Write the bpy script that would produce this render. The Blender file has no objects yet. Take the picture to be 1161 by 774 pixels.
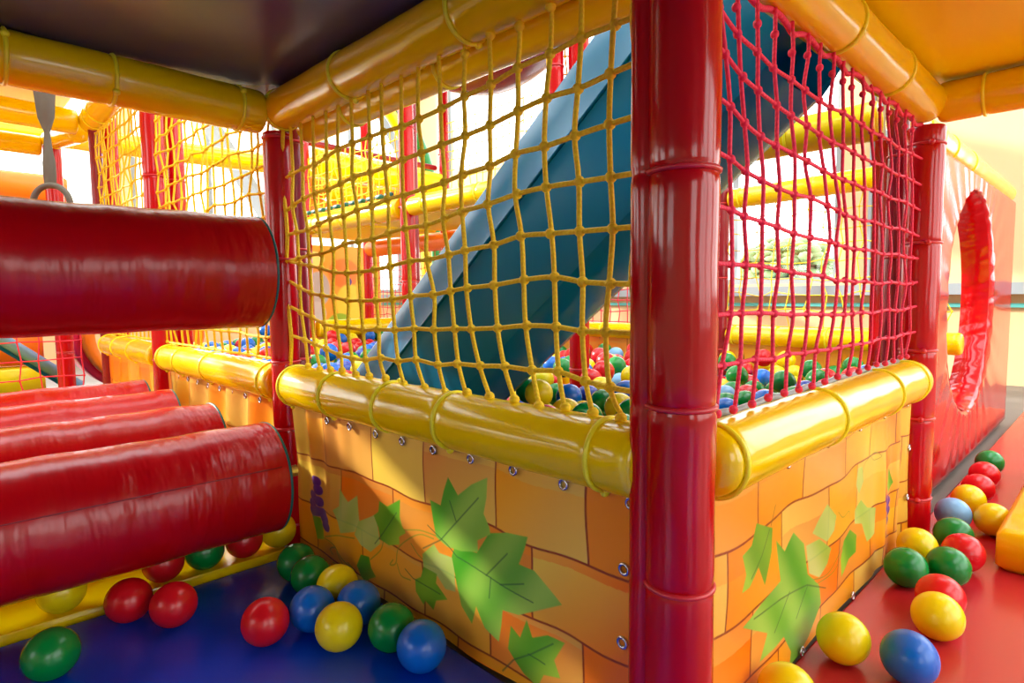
import bpy, math, random
import numpy as np
from mathutils import Vector, Matrix

random.seed(7)
rng = np.random.default_rng(7)
scene = bpy.context.scene
COL = scene.collection
PI = math.pi


def lin(r, g, b):
    def f(c):
        c /= 255.0
        return c / 12.92 if c <= 0.04045 else ((c + 0.055) / 1.055) ** 2.4
    return (f(r), f(g), f(b))


# ----------------------------------------------------------------- camera
CX, CY, F, CAMZ = 580.5, 387.0, 688.0, 0.55
RM = np.array([[0.7146905, 0.0597524, -0.69688387],
               [-0.69936789, 0.04665992, -0.71323727],
               [-0.01010109, 0.99712211, 0.07513631]])
CAM = np.array([0.0, 0.0, CAMZ])
cd = bpy.data.cameras.new('camera')
cam = bpy.data.objects.new('camera', cd)
COL.objects.link(cam)
cd.sensor_width = 36.0
cd.lens = 36.0 * F / 1161.0
cd.clip_start = 0.01
M4 = Matrix([list(RM[i]) + [CAM[i]] for i in range(3)] + [[0, 0, 0, 1]])
cam.matrix_world = M4
scene.camera = cam


def proj(p):
    v = RM.T @ (np.asarray(p, float) - CAM)
    return CX + F * v[0] / -v[2], CY - F * v[1] / -v[2], -v[2]


def ray(px, py):
    return RM @ np.array([px - CX, CY - py, -F])


# -------------------------------------------------------------- materials
def new_mat(name):
    m = bpy.data.materials.new(name)
    m.use_nodes = True
    nt = m.node_tree
    b = nt.nodes['Principled BSDF']
    return m, nt, b


def vinyl(name, rgb, rough=0.25, bump=0.12, scale=18.0, var=0.05, spec=0.5, coat=0.0, stretch=None, dist=0.006):
    m, nt, b = new_mat(name)
    c = lin(*rgb)
    tc = nt.nodes.new('ShaderNodeTexCoord')
    n1 = nt.nodes.new('ShaderNodeTexNoise')
    n1.inputs['Scale'].default_value = scale
    n1.inputs['Detail'].default_value = 3.0
    if stretch:
        mp = nt.nodes.new('ShaderNodeMapping')
        mp.inputs['Scale'].default_value = stretch
        mp.inputs['Rotation'].default_value = (0.5, 0.0, 0.4)
        nt.links.new(tc.outputs['Object'], mp.inputs['Vector'])
        nt.links.new(mp.outputs['Vector'], n1.inputs['Vector'])
    else:
        nt.links.new(tc.outputs['Object'], n1.inputs['Vector'])
    rmp = nt.nodes.new('ShaderNodeMix')
    rmp.data_type = 'RGBA'
    rmp.inputs[6].default_value = (*[x * (1 - var) for x in c], 1)
    rmp.inputs[7].default_value = (*[min(1, x * (1 + var)) for x in c], 1)
    nt.links.new(n1.outputs['Fac'], rmp.inputs[0])
    nt.links.new(rmp.outputs[2], b.inputs['Base Color'])
    b.inputs['Roughness'].default_value = rough
    b.inputs['Specular IOR Level'].default_value = spec
    b.inputs['Coat Weight'].default_value = coat
    b.inputs['Coat Roughness'].default_value = 0.12
    if bump:
        bp = nt.nodes.new('ShaderNodeBump')
        bp.inputs['Strength'].default_value = bump
        bp.inputs['Distance'].default_value = dist
        nt.links.new(n1.outputs['Fac'], bp.inputs['Height'])
        nt.links.new(bp.outputs['Normal'], b.inputs['Normal'])
    return m


def rope_mat(name, rgb):
    m, nt, b = new_mat(name)
    c = lin(*rgb)
    tc = nt.nodes.new('ShaderNodeTexCoord')
    w = nt.nodes.new('ShaderNodeTexWave')
    w.wave_type = 'BANDS'
    w.bands_direction = 'DIAGONAL'
    w.inputs['Scale'].default_value = 90.0
    nt.links.new(tc.outputs['Object'], w.inputs['Vector'])
    mx = nt.nodes.new('ShaderNodeMix')
    mx.data_type = 'RGBA'
    mx.inputs[6].default_value = (*[x * 0.96 for x in c], 1)
    mx.inputs[7].default_value = (*[min(1, x * 1.1) for x in c], 1)
    nt.links.new(w.outputs['Fac'], mx.inputs[0])
    nt.links.new(mx.outputs[2], b.inputs['Base Color'])
    b.inputs['Roughness'].default_value = 0.65
    bp = nt.nodes.new('ShaderNodeBump')
    bp.inputs['Strength'].default_value = 0.35
    bp.inputs['Distance'].default_value = 0.0012
    nt.links.new(w.outputs['Fac'], bp.inputs['Height'])
    nt.links.new(bp.outputs['Normal'], b.inputs['Normal'])
    return m


def printed(name, rough=0.35):
    m, nt, b = new_mat(name)
    a = nt.nodes.new('ShaderNodeVertexColor')
    a.layer_name = 'print'
    nt.links.new(a.outputs['Color'], b.inputs['Base Color'])
    b.inputs['Roughness'].default_value = rough
    tc = nt.nodes.new('ShaderNodeTexCoord')
    n = nt.nodes.new('ShaderNodeTexNoise')
    n.inputs['Scale'].default_value = 9.0
    nt.links.new(tc.outputs['Object'], n.inputs['Vector'])
    bp = nt.nodes.new('ShaderNodeBump')
    bp.inputs['Strength'].default_value = 0.15
    bp.inputs['Distance'].default_value = 0.01
    nt.links.new(n.outputs['Fac'], bp.inputs['Height'])
    nt.links.new(bp.outputs['Normal'], b.inputs['Normal'])
    return m


MT = {}
MT['red_pad'] = vinyl('red_vinyl', (190, 6, 16), 0.14, 0.16, 14, spec=0.42, coat=0.1)
MT['red_roll'] = vinyl('roller_vinyl', (188, 2, 14), 0.25, 0.6, 14, spec=0.45, stretch=(1.5, 0.4, 0.4), dist=0.012)
MT['red_dark'] = vinyl('maroon_vinyl', (140, 22, 40), 0.25, 0.2, 14)
MT['yel_pad'] = vinyl('yellow_vinyl', (253, 218, 0), 0.18, 0.06, 12, coat=0.3)
MT['yel_tie'] = vinyl('yellow_plastic', (255, 248, 40), 0.35, 0)
MT['red_tie'] = vinyl('red_plastic', (205, 40, 50), 0.3, 0)
MT['rope_y'] = rope_mat('yellow_rope', (255, 214, 16))
MT['rope_r'] = rope_mat('red_rope', (236, 44, 84))
MT['slide'] = vinyl('blue_slide_plastic', (0, 98, 136), 0.24, 0.05, 6, 0.1, spec=0.2)
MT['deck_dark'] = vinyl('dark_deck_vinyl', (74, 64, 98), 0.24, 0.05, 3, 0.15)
MT['deck_yel'] = vinyl('yellow_deck_vinyl', (255, 236, 0), 0.35, 0.08, 4, 0.04)
MT['blue_mat'] = vinyl('blue_mat_vinyl', (0, 60, 196), 0.26, 0.1, 5, 0.12)
MT['red_mat'] = vinyl('red_mat_vinyl', (182, 36, 44), 0.24, 0.1, 5, 0.06)
MT['teal'] = vinyl('teal_piping', (14, 104, 98), 0.4, 0)
MT['steel'] = vinyl('steel', (200, 200, 205), 0.25, 0)
MT['steel'].node_tree.nodes['Principled BSDF'].inputs['Metallic'].default_value = 1.0
MT['grey_strap'] = vinyl('grey_webbing', (104, 98, 84), 0.7, 0.2, 60)
MT['black'] = vinyl('black_rubber', (25, 24, 26), 0.5, 0)
MT['wall'] = vinyl('cream_wall', (228, 194, 146), 0.8, 0.05, 6, 0.04)
MT['wall_orange'] = vinyl('peach_wall', (176, 150, 122), 0.8, 0.05, 6, 0.04)
MT['ceil'] = vinyl('hall_ceiling', (200, 200, 198), 0.8, 0.05, 4, 0.05)
MT['frame'] = vinyl('window_frame_paint', (150, 160, 166), 0.4, 0)
MT['tealtrim'] = vinyl('teal_trim', (90, 185, 180), 0.5, 0)
MT['conc'] = vinyl('hall_floor', (120, 112, 104), 0.6, 0.05, 8)
MT['orange'] = vinyl('orange_vinyl', (250, 130, 15), 0.35, 0.15, 10, 0.08)
MT['green'] = vinyl('green_vinyl', (20, 130, 60), 0.3, 0.1, 10)
MT['purple'] = vinyl('purple_vinyl', (150, 50, 150), 0.3, 0.1, 10)
MT['pink'] = vinyl('magenta_vinyl', (235, 40, 90), 0.3, 0.1, 10)
MT['maroon_tube'] = vinyl('maroon_plastic', (96, 8, 34), 0.25, 0.05, 6)
MT['foliage'] = vinyl('tree_leaves', (120, 150, 108), 0.7, 0.4, 12, 0.4)
MT['bark'] = vinyl('bark', (90, 70, 50), 0.8, 0.4, 20)
MT['print'] = printed('printed_brick_vinyl')
BALLC = {'r': (212, 18, 30), 'g': (0, 132, 52), 'b': (8, 104, 208), 'y': (240, 220, 8),
         'B': (40, 70, 170), 'l': (120, 180, 226), 'p': (240, 160, 160)}
for k, c in BALLC.items():
    m = vinyl('ball_plastic_' + k, c, 0.27, 0.03, 30, 0.05)
    pb = m.node_tree.nodes['Principled BSDF']
    pb.inputs['Subsurface Weight'].default_value = 0.0
    MT['ball_' + k] = m
# window glass: clear with a soft reflection
gm = bpy.data.materials.new('window_glass')
gm.use_nodes = True
gnt = gm.node_tree
gnt.nodes.clear()
go = gnt.nodes.new('ShaderNodeOutputMaterial')
gmx = gnt.nodes.new('ShaderNodeMixShader')
gt = gnt.nodes.new('ShaderNodeBsdfTransparent')
gg = gnt.nodes.new('ShaderNodeBsdfGlossy')
gg.inputs['Roughness'].default_value = 0.02
gmx.inputs[0].default_value = 0.06
gnt.links.new(gt.outputs[0], gmx.inputs[1])
gnt.links.new(gg.outputs[0], gmx.inputs[2])
gnt.links.new(gmx.outputs[0], go.inputs['Surface'])
MT['glass'] = gm
lm = bpy.data.materials.new('lamp_diffuser')
lm.use_nodes = True
lb = lm.node_tree.nodes['Principled BSDF']
lb.inputs['Emission Color'].default_value = (1, 0.96, 0.9, 1)
lb.inputs['Emission Strength'].default_value = 6.0
MT['lamp'] = lm


# ------------------------------------------------------------ mesh helpers
class MB:
    """collects verts and faces for one mesh object"""

    def __init__(self):
        self.v = []
        self.f = []
        self.n = 0

    def add(self, V, Fc):
        V = np.asarray(V, float)
        self.v.append(V)
        o = self.n
        self.f.extend([tuple(i + o for i in q) for q in Fc])
        self.n += len(V)
        return self

    def box(self, lo, hi, bev=0.0):
        x0, y0, z0 = lo
        x1, y1, z1 = hi
        if bev <= 0:
            V = [(x0, y0, z0), (x1, y0, z0), (x1, y1, z0), (x0, y1, z0), (x0, y0, z1), (x1, y0, z1), (x1, y1, z1), (x0, y1, z1)]
            return self.add(V, [(0, 3, 2, 1), (4, 5, 6, 7), (0, 1, 5, 4), (1, 2, 6, 5), (2, 3, 7, 6), (3, 0, 4, 7)])
        b = bev
        rings = [(z0, b), (z0 + b, 0), (z1 - b, 0), (z1, b)]
        V = []
        for z, i in rings:
            a0, a1, c0, c1 = x0 + i, x1 - i, y0 + i, y1 - i
            k = b * 0.5
            V += [(a0 + k, c0, z), (a1 - k, c0, z), (a1, c0 + k, z), (a1, c1 - k, z), (a1 - k, c1, z), (a0 + k, c1, z), (a0, c1 - k, z), (a0, c0 + k, z)]
        Fc = []
        for r in range(3):
            for i in range(8):
                j = (i + 1) % 8
                Fc.append((r * 8 + i, r * 8 + j, r * 8 + 8 + j, r * 8 + 8 + i))
        Fc.append(tuple(range(7, -1, -1)))
        Fc.append(tuple(range(24, 32)))
        return self.add(V, Fc)

    def tube(self, pts, r, n=6, closed=False, caps=True):
        P = np.asarray(pts, float)
        m = len(P)
        rr = np.broadcast_to(np.asarray(r, float), (m,))
        if closed:
            T = np.roll(P, -1, 0) - np.roll(P, 1, 0)
        else:
            T = np.gradient(P, axis=0)
        T /= np.linalg.norm(T, axis=1)[:, None] + 1e-12
        u = np.cross(T[0], [0.12, 0.35, 0.93])
        if np.linalg.norm(u) < 0.1:
            u = np.cross(T[0], [1, 0, 0])
        u /= np.linalg.norm(u)
        V = []
        a = np.arange(n) * 2 * PI / n
        for i in range(m):
            u = u - T[i] * np.dot(u, T[i])
            u /= np.linalg.norm(u) + 1e-12
            w = np.cross(T[i], u)
            V.append(P[i] + rr[i] * (np.cos(a)[:, None] * u + np.sin(a)[:, None] * w))
        V = np.concatenate(V)
        Fc = []
        for i in range(m if closed else m - 1):
            k = (i + 1) % m
            for j in range(n):
                l = (j + 1) % n
                Fc.append((i * n + j, i * n + l, k * n + l, k * n + j))
        if not closed and caps:
            Fc.append(tuple(range(n - 1, -1, -1)))
            Fc.append(tuple(range((m - 1) * n, m * n)))
        return self.add(V, Fc)

    def sphere(self, c, r, nu=10, nv=6):
        V = [(0, 0, 1)]
        for i in range(1, nv):
            t = PI * i / nv
            for j in range(nu):
                p = 2 * PI * j / nu
                V.append((math.sin(t) * math.cos(p), math.sin(t) * math.sin(p), math.cos(t)))
        V.append((0, 0, -1))
        Fc = [(0, 1 + j, 1 + (j + 1) % nu) for j in range(nu)]
        for i in range(nv - 2):
            for j in range(nu):
                a, b = 1 + i * nu + j, 1 + i * nu + (j + 1) % nu
                Fc.append((a, a + nu, b + nu, b))
        L = 1 + (nv - 1) * nu
        o = 1 + (nv - 2) * nu
        Fc += [(o + j, L, o + (j + 1) % nu) for j in range(nu)]
        return self.add(np.asarray(V) * np.asarray(r) + np.asarray(c), Fc)

    def build(self, name, mat, parent=None, smooth=True, origin=None):
        V = np.concatenate(self.v)
        if origin is not None:
            V = V - np.asarray(origin)
        me = bpy.data.meshes.new(name)
        me.from_pydata(V.tolist(), [], self.f)
        me.materials.append(MT[mat])
        if smooth:
            me.shade_smooth()
        else:
            me.shade_flat()
        me.update()
        o = bpy.data.objects.new(name, me)
        COL.objects.link(o)
        if origin is not None:
            o.location = origin
        if parent is not None:
            o.parent = parent
        return o


def fmesh(name, V, Q, mat, parent=None, color=None, smooth=True):
    """big quad mesh, quick path; optional point colours"""
    me = bpy.data.meshes.new(name)
    V = np.asarray(V, np.float32)
    Q = np.asarray(Q, np.int32)
    me.vertices.add(len(V))
    me.vertices.foreach_set('co', V.ravel())
    me.loops.add(Q.size)
    me.loops.foreach_set('vertex_index', Q.ravel())
    me.polygons.add(len(Q))
    me.polygons.foreach_set('loop_start', np.arange(0, Q.size, 4, dtype=np.int32))
    if smooth:
        me.polygons.foreach_set('use_smooth', np.ones(len(Q), dtype=bool))
    me.materials.append(MT[mat])
    if color is not None:
        at = me.color_attributes.new('print', 'FLOAT_COLOR', 'POINT')
        at.data.foreach_set('color', np.concatenate([color, np.ones((len(color), 1))], 1).astype(np.float32).ravel())
    me.update()
    me.validate()
    o = bpy.data.objects.new(name, me)
    COL.objects.link(o)
    if parent is not None:
        o.parent = parent
    return o


def grid_quads(nu, nv):
    i = np.arange(nu - 1)[:, None] * nv + np.arange(nv - 1)[None]
    i = i.ravel()
    return np.stack([i, i + nv, i + nv + 1, i + 1], 1)


def tag(o, label, cat, group=None, kind=None):
    o['label'] = label
    o['category'] = cat
    if group:
        o['group'] = group
    if kind:
        o['kind'] = kind
    return o


def empty(name, loc, label, cat, group=None):
    o = bpy.data.objects.new(name, None)
    o.empty_display_size = 0.05
    COL.objects.link(o)
    o.location = loc
    bpy.context.view_layer.update()
    tag(o, label, cat, group)
    return o


def child(o, root):
    """parent keeping the world place"""
    o.parent = root
    o.location = Vector(o.location) - Vector(root.location)
    return o


def struct(o):
    o['kind'] = 'structure'
    return o


def basis(p0, p1):
    d = np.asarray(p1, float) - np.asarray(p0, float)
    L = np.linalg.norm(d)
    d /= L
    up = np.array([0, 0, 1.0]) if abs(d[2]) < 0.9 else np.array([1.0, 0, 0])
    u = np.cross(up, d)
    u /= np.linalg.norm(u)
    w = np.cross(d, u)
    return d, u, w, L


def pad_mesh(p0, p1, r, ties=(), seed=0, n=40, wr=0.02, pinch=0.055, endr=0.012, lump=0.012):
    """soft padded tube with pinched tie lines, pleats beside them and rounded ends"""
    d, u, w, L = basis(p0, p1)
    rg = np.random.default_rng(seed)
    m = max(12, int(L / 0.012))
    s = np.linspace(0, L, m)
    extra = []
    for t in ties:
        extra += [t - 0.008, t - 0.004, t, t + 0.004, t + 0.008]
    extra += [0.001, 0.003, 0.006, L - 0.001, L - 0.003, L - 0.006]
    s = np.unique(np.clip(np.concatenate([s, extra]), 0, L))
    a = np.arange(n) * 2 * PI / n
    R = np.ones((len(s), n)) * r
    ph = rg.uniform(0, 6.28, 6)
    R *= 1 + lump * 0.5 * np.sin(s[:, None] * 23 + ph[0] + np.sin(a)[None] * 2) + lump * 0.5 * np.sin(s[:, None] * 51 + a[None] * 2 + ph[1])
    for t in ties:
        dd = np.abs(s - t)
        R *= (1 - pinch * np.exp(-(dd / 0.006) ** 2))[:, None]
        k = int(rg.integers(7, 12))
        pleat = np.clip(np.sin(a * k + rg.uniform(0, 6.28)), 0, 1) ** 2 * (0.5 + 0.5 * np.sin(a * 2 + rg.uniform(0, 6.28)))
        R *= 1 - wr * np.exp(-(dd / 0.03) ** 1.2)[:, None] * pleat[None]
    e = np.minimum(s, L - s)
    q = np.clip(e / endr, 0, 1)
    f = np.sqrt(1 - (1 - q) ** 2)
    R = R - endr * (1 - f)[:, None] * 0.999
    P = np.asarray(p0)[None, None] + s[:, None, None] * d + R[..., None] * (np.cos(a)[None, :, None] * u + np.sin(a)[None, :, None] * w)
    V = P.reshape(-1, 3)
    Fc = []
    ms = len(s)
    for i in range(ms - 1):
        for j in range(n):
            l = (j + 1) % n
            Fc.append((i * n + j, i * n + l, i * n + n + l, i * n + n + j))
    Fc.append(tuple(range(n - 1, -1, -1)))
    Fc.append(tuple(range((ms - 1) * n, ms * n)))
    return MB().add(V, Fc)


def tie_mesh(p0, p1, t, r, th=0.0034, head_ang=None, flat=False):
    d, u, w, L = basis(p0, p1)
    a = np.linspace(0, 2 * PI, 44, endpoint=False)
    c = np.asarray(p0) + d * t
    pts = c + r * (np.cos(a)[:, None] * u + np.sin(a)[:, None] * w)
    hd = None
    if head_ang is not None:
        q = c + (r + 0.002) * (math.cos(head_ang) * u + math.sin(head_ang) * w)
        hd = MB().sphere(q, 0.0062, 10, 8)
    return MB().tube(pts, th, 6, closed=True), hd


def add_tie(p0, p1, t, r, th, head_ang, mat, root):
    mb, hd = tie_mesh(p0, p1, t, r, th, head_ang)
    o = mb.build('cable_tie', mat, None, origin=p0)
    child(o, root)
    if hd:
        hd.build('lock_head', mat, o, origin=p0).location = (0, 0, 0)


def foam_bar(name, label, cat, p0, p1, r, ties, mat, tiemat, seed=0, head=None, group=None, n=40, wr=0.02, endr=0.012, pinch=0.055, partname='pad'):
    root = empty(name, p0, label, cat, group)
    o = pad_mesh(p0, p1, r, ties, seed, n, wr, pinch, endr).build(partname, mat, None, origin=p0)
    child(o, root)
    for i, t in enumerate(ties):
        h = head[i % len(head)] if head else None
        add_tie(p0, p1, t, r * 0.985, 0.0034, h, tiemat, root)
    return root


def catmull(P, k=4):
    P = np.asarray(P, float)
    if len(P) < 3:
        return P
    Q = np.concatenate([[2 * P[0] - P[1]], P, [2 * P[-1] - P[-2]]])
    out = []
    for i in range(1, len(Q) - 2):
        for t in np.linspace(0, 1, k, endpoint=False):
            a, b, c, d = Q[i - 1], Q[i], Q[i + 1], Q[i + 2]
            out.append(0.5 * (2 * b + (c - a) * t + (2 * a - 5 * b + 4 * c - d) * t * t + (3 * b - a - 3 * c + d) * t ** 3))
    out.append(P[-1])
    return np.array(out)

LEAF_L = [
  (1, [(1.086, 0.171), (1.05, 0.153), (1.017, 0.174), (1.013, 0.143), (1.01, 0.126), (1.028, 0.1), (1.086, 0.081), (1.098, 0.103), (1.114, 0.121), (1.09, 0.135)]),
  (1, [(1.012, 0.125), (0.973, 0.143), (0.954, 0.153), (0.946, 0.13), (0.94, 0.102), (0.972, 0.077), (1.005, 0.081), (1.029, 0.095)]),
  (1, [(0.777, 0.149), (0.764, 0.138), (0.728, 0.14), (0.724, 0.087), (0.751, 0.082), (0.772, 0.097), (0.808, 0.101), (0.81, 0.122)]),
  (0, [(1.212, 0.088), (1.173, 0.089), (1.163, 0.066), (1.161, 0.046), (1.191, 0.039), (1.198, 0.062)]),
  (0, [(0.939, 0.182), (0.913, 0.178), (0.871, 0.201), (0.874, 0.169), (0.868, 0.154), (0.857, 0.145), (0.879, 0.132), (0.878, 0.118), (0.912, 0.107), (0.938, 0.11), (0.944, 0.131), (0.959, 0.15), (0.943, 0.161)]),
  (0, [(1.006, 0.062), (0.977, 0.066), (0.971, 0.047), (0.956, 0.034), (0.979, 0.023), (0.989, 0.012), (1.008, 0.019), (1.022, 0.036)]),
  (0, [(0.808, 0.101), (0.772, 0.1), (0.776, 0.083), (0.746, 0.066), (0.777, 0.053), (0.785, 0.034), (0.807, 0.042), (0.812, 0.033), (0.833, 0.049), (0.834, 0.07), (0.817, 0.08)]),
  (2, [(0.644, 0.204), (0.602, 0.217), (0.561, 0.223), (0.568, 0.203), (0.579, 0.179), (0.551, 0.178), (0.531, 0.163), (0.506, 0.145), (0.541, 0.126), (0.582, 0.104), (0.612, 0.101), (0.615, 0.078), (0.621, 0.05), (0.65, 0.06), (0.67, 0.085), (0.68, 0.054), (0.708, 0.071), (0.721, 0.101), (0.733, 0.141), (0.726, 0.158), (0.672, 0.166)]),
  (2, [(0.736, 0.269), (0.715, 0.244), (0.685, 0.267), (0.65, 0.285), (0.652, 0.255), (0.658, 0.229), (0.644, 0.212), (0.641, 0.203), (0.671, 0.185), (0.669, 0.168), (0.709, 0.157), (0.743, 0.154), (0.77, 0.163), (0.776, 0.19), (0.782, 0.222), (0.756, 0.219), (0.747, 0.245)]),
  (0, [(0.597, 0.083), (0.581, 0.071), (0.568, 0.102), (0.559, 0.079), (0.532, 0.093), (0.501, 0.095), (0.52, 0.063), (0.508, 0.044), (0.539, 0.034), (0.55, 0.012), (0.575, 0.019), (0.591, 0.032), (0.604, 0.046)]),
]
VEIN_L = [
   [(0.807, 0.133), (0.759, 0.161), (0.708, 0.212), (0.67, 0.25)] ,
   [(0.721, 0.202), (0.734, 0.231)] ,
   [(0.791, 0.177), (0.742, 0.157), (0.72, 0.145), (0.637, 0.14), (0.556, 0.131)] ,
   [(0.637, 0.14), (0.64, 0.109)] ,
   [(0.648, 0.14), (0.602, 0.187)] ,
   [(0.617, 0.137), (0.571, 0.153)] ,
   [(0.957, 0.097), (0.929, 0.125), (0.884, 0.174)] ,
   [(0.863, 0.079), (0.84, 0.07), (0.766, 0.068)] ,
   [(0.616, 0.007), (0.594, 0.033), (0.562, 0.054), (0.522, 0.085)] ,
   [(0.567, 0.052), (0.537, 0.05)] ,
]
TEND_L = [
   [(0.77, 0.165), (0.814, 0.162), (0.865, 0.148)] ,
   [(0.777, 0.158), (0.814, 0.155), (0.853, 0.134), (0.883, 0.109), (0.892, 0.08), (0.91, 0.072), (0.9, 0.084)] ,
   [(0.888, 0.081), (0.876, 0.063), (0.848, 0.064)] ,
   [(1.155, 0.054), (1.097, 0.073), (1.029, 0.087)] ,
   [(1.172, 0.049), (1.121, 0.049), (1.079, 0.029), (1.028, 0.023)] ,
   [(1.122, 0.026), (1.133, 0.034), (1.11, 0.044), (1.095, 0.029), (1.079, 0.017), (1.123, 0.009)] ,
   [(1.028, 0.023), (1.058, 0.03)] ,
   [(0.973, 0.062), (0.939, 0.09), (0.929, 0.11)] ,
   [(0.842, 0.131), (0.823, 0.118), (0.808, 0.113)] ,
]
GRAPE_L = [
   (1.182, 0.167) ,
   (1.177, 0.149) ,
   (1.2, 0.132) ,
   (1.175, 0.124) ,
   (1.205, 0.113) ,
   (1.187, 0.101) ,
   (1.204, 0.098) ,
   (1.163, 0.101) ,
   (1.154, 0.091) ,
   (1.149, 0.078) ,
]
LEAF_R = [
  (1, [(0.957, 0.161), (1.004, 0.159), (1.054, 0.129), (1.042, 0.107), (1.009, 0.094), (0.968, 0.114)]),
  (1, [(0.979, 0.175), (1.002, 0.193), (1.03, 0.21), (1.071, 0.18), (1.064, 0.157), (1.035, 0.146), (1.004, 0.162)]),
  (1, [(1.19, 0.156), (1.232, 0.166), (1.268, 0.142), (1.317, 0.13), (1.311, 0.08), (1.264, 0.077), (1.237, 0.119), (1.192, 0.131)]),
  (0, [(1.161, 0.13), (1.205, 0.107), (1.202, 0.076), (1.161, 0.076), (1.123, 0.055), (1.112, 0.091), (1.123, 0.121)]),
  (1, [(1.203, 0.231), (1.236, 0.228), (1.246, 0.197), (1.219, 0.179), (1.195, 0.202)]),
  (0, [(1.394, 0.195), (1.42, 0.158), (1.396, 0.139), (1.371, 0.161)]),
  (0, [(0.763, 0.252), (0.792, 0.24), (0.823, 0.228), (0.821, 0.195), (0.808, 0.173), (0.797, 0.156), (0.772, 0.19), (0.745, 0.172), (0.724, 0.172), (0.734, 0.193), (0.722, 0.221), (0.748, 0.227)]),
  (2, [(0.911, 0.195), (0.949, 0.167), (0.963, 0.115), (1.01, 0.081), (1.022, 0.046), (0.998, 0.03), (0.968, 0.012), (0.889, -0.009), (0.897, 0.019), (0.871, 0.052), (0.839, 0.049), (0.79, 0.05), (0.812, 0.082), (0.731, 0.123), (0.786, 0.134), (0.86, 0.139), (0.84, 0.205), (0.877, 0.177)]),
]
VEIN_R = [
   [(1.042, 0.065), (0.961, 0.098), (0.861, 0.112), (0.764, 0.122)] ,
   [(0.895, 0.11), (0.838, 0.072)] ,
   [(0.962, 0.095), (0.919, 0.061)] ,
   [(0.811, 0.229), (0.783, 0.202), (0.75, 0.182)] ,
   [(0.834, 0.257), (0.817, 0.233)] ,
]
TEND_R = [
   [(0.961, 0.104), (1.044, 0.088), (1.105, 0.107), (1.133, 0.118)] ,
   [(0.994, 0.087), (1.08, 0.082), (1.124, 0.107)] ,
   [(1.238, 0.21), (1.251, 0.231), (1.304, 0.241), (1.337, 0.229), (1.306, 0.226), (1.28, 0.24)] ,
   [(1.08, 0.184), (1.109, 0.167), (1.148, 0.167), (1.159, 0.15)] ,
]
GRAPE_R = [
   (1.375, 0.134) ,
   (1.4, 0.122) ,
   (1.377, 0.117) ,
   (1.403, 0.101) ,
   (1.385, 0.095) ,
   (1.398, 0.08) ,
   (1.388, 0.071) ,
   (1.384, 0.06) ,
]
NET_L = [
  [(0.422, 0.853), (0.429, 0.801), (0.43, 0.745), (0.428, 0.685), (0.425, 0.626), (0.428, 0.563), (0.435, 0.506), (0.428, 0.441), (0.413, 0.404)],
  [(0.471, 0.853), (0.476, 0.796), (0.481, 0.742), (0.474, 0.686), (0.474, 0.627), (0.47, 0.566), (0.47, 0.506), (0.466, 0.445), (0.454, 0.405)],
  [(0.52, 0.905), (0.521, 0.849), (0.527, 0.797), (0.531, 0.738), (0.529, 0.687), (0.522, 0.628), (0.515, 0.573), (0.513, 0.51), (0.51, 0.453), (0.498, 0.406)],
  [(0.574, 0.898), (0.578, 0.847), (0.578, 0.792), (0.584, 0.738), (0.581, 0.685), (0.575, 0.629), (0.569, 0.571), (0.565, 0.51), (0.556, 0.451), (0.544, 0.402)],
  [(0.63, 0.904), (0.63, 0.839), (0.633, 0.785), (0.635, 0.73), (0.64, 0.678), (0.628, 0.621), (0.629, 0.565), (0.622, 0.505), (0.608, 0.452), (0.59, 0.405)],
  [(0.684, 0.894), (0.686, 0.836), (0.686, 0.781), (0.692, 0.727), (0.697, 0.674), (0.691, 0.617), (0.686, 0.562), (0.679, 0.502), (0.66, 0.449), (0.641, 0.404)],
  [(0.74, 0.831), (0.741, 0.778), (0.737, 0.722), (0.737, 0.668), (0.729, 0.613), (0.726, 0.558), (0.717, 0.501), (0.713, 0.448), (0.691, 0.404)],
  [(0.797, 0.828), (0.793, 0.775), (0.79, 0.719), (0.783, 0.662), (0.781, 0.608), (0.77, 0.553), (0.77, 0.498), (0.761, 0.443), (0.745, 0.399)],
  [(0.844, 0.826), (0.844, 0.773), (0.844, 0.716), (0.842, 0.662), (0.83, 0.608), (0.83, 0.551), (0.823, 0.498), (0.82, 0.447), (0.798, 0.401)],
  [(0.899, 0.828), (0.897, 0.769), (0.893, 0.715), (0.892, 0.658), (0.889, 0.602), (0.884, 0.546), (0.88, 0.494), (0.871, 0.441), (0.857, 0.401)],
  [(0.943, 0.828), (0.944, 0.767), (0.942, 0.709), (0.942, 0.652), (0.941, 0.598), (0.938, 0.544), (0.933, 0.493), (0.925, 0.443), (0.912, 0.406)],
  [(1.002, 0.828), (1.0, 0.768), (0.993, 0.707), (0.99, 0.651), (0.988, 0.596), (0.986, 0.544), (0.981, 0.49), (0.977, 0.436), (0.966, 0.405)],
]
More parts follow.
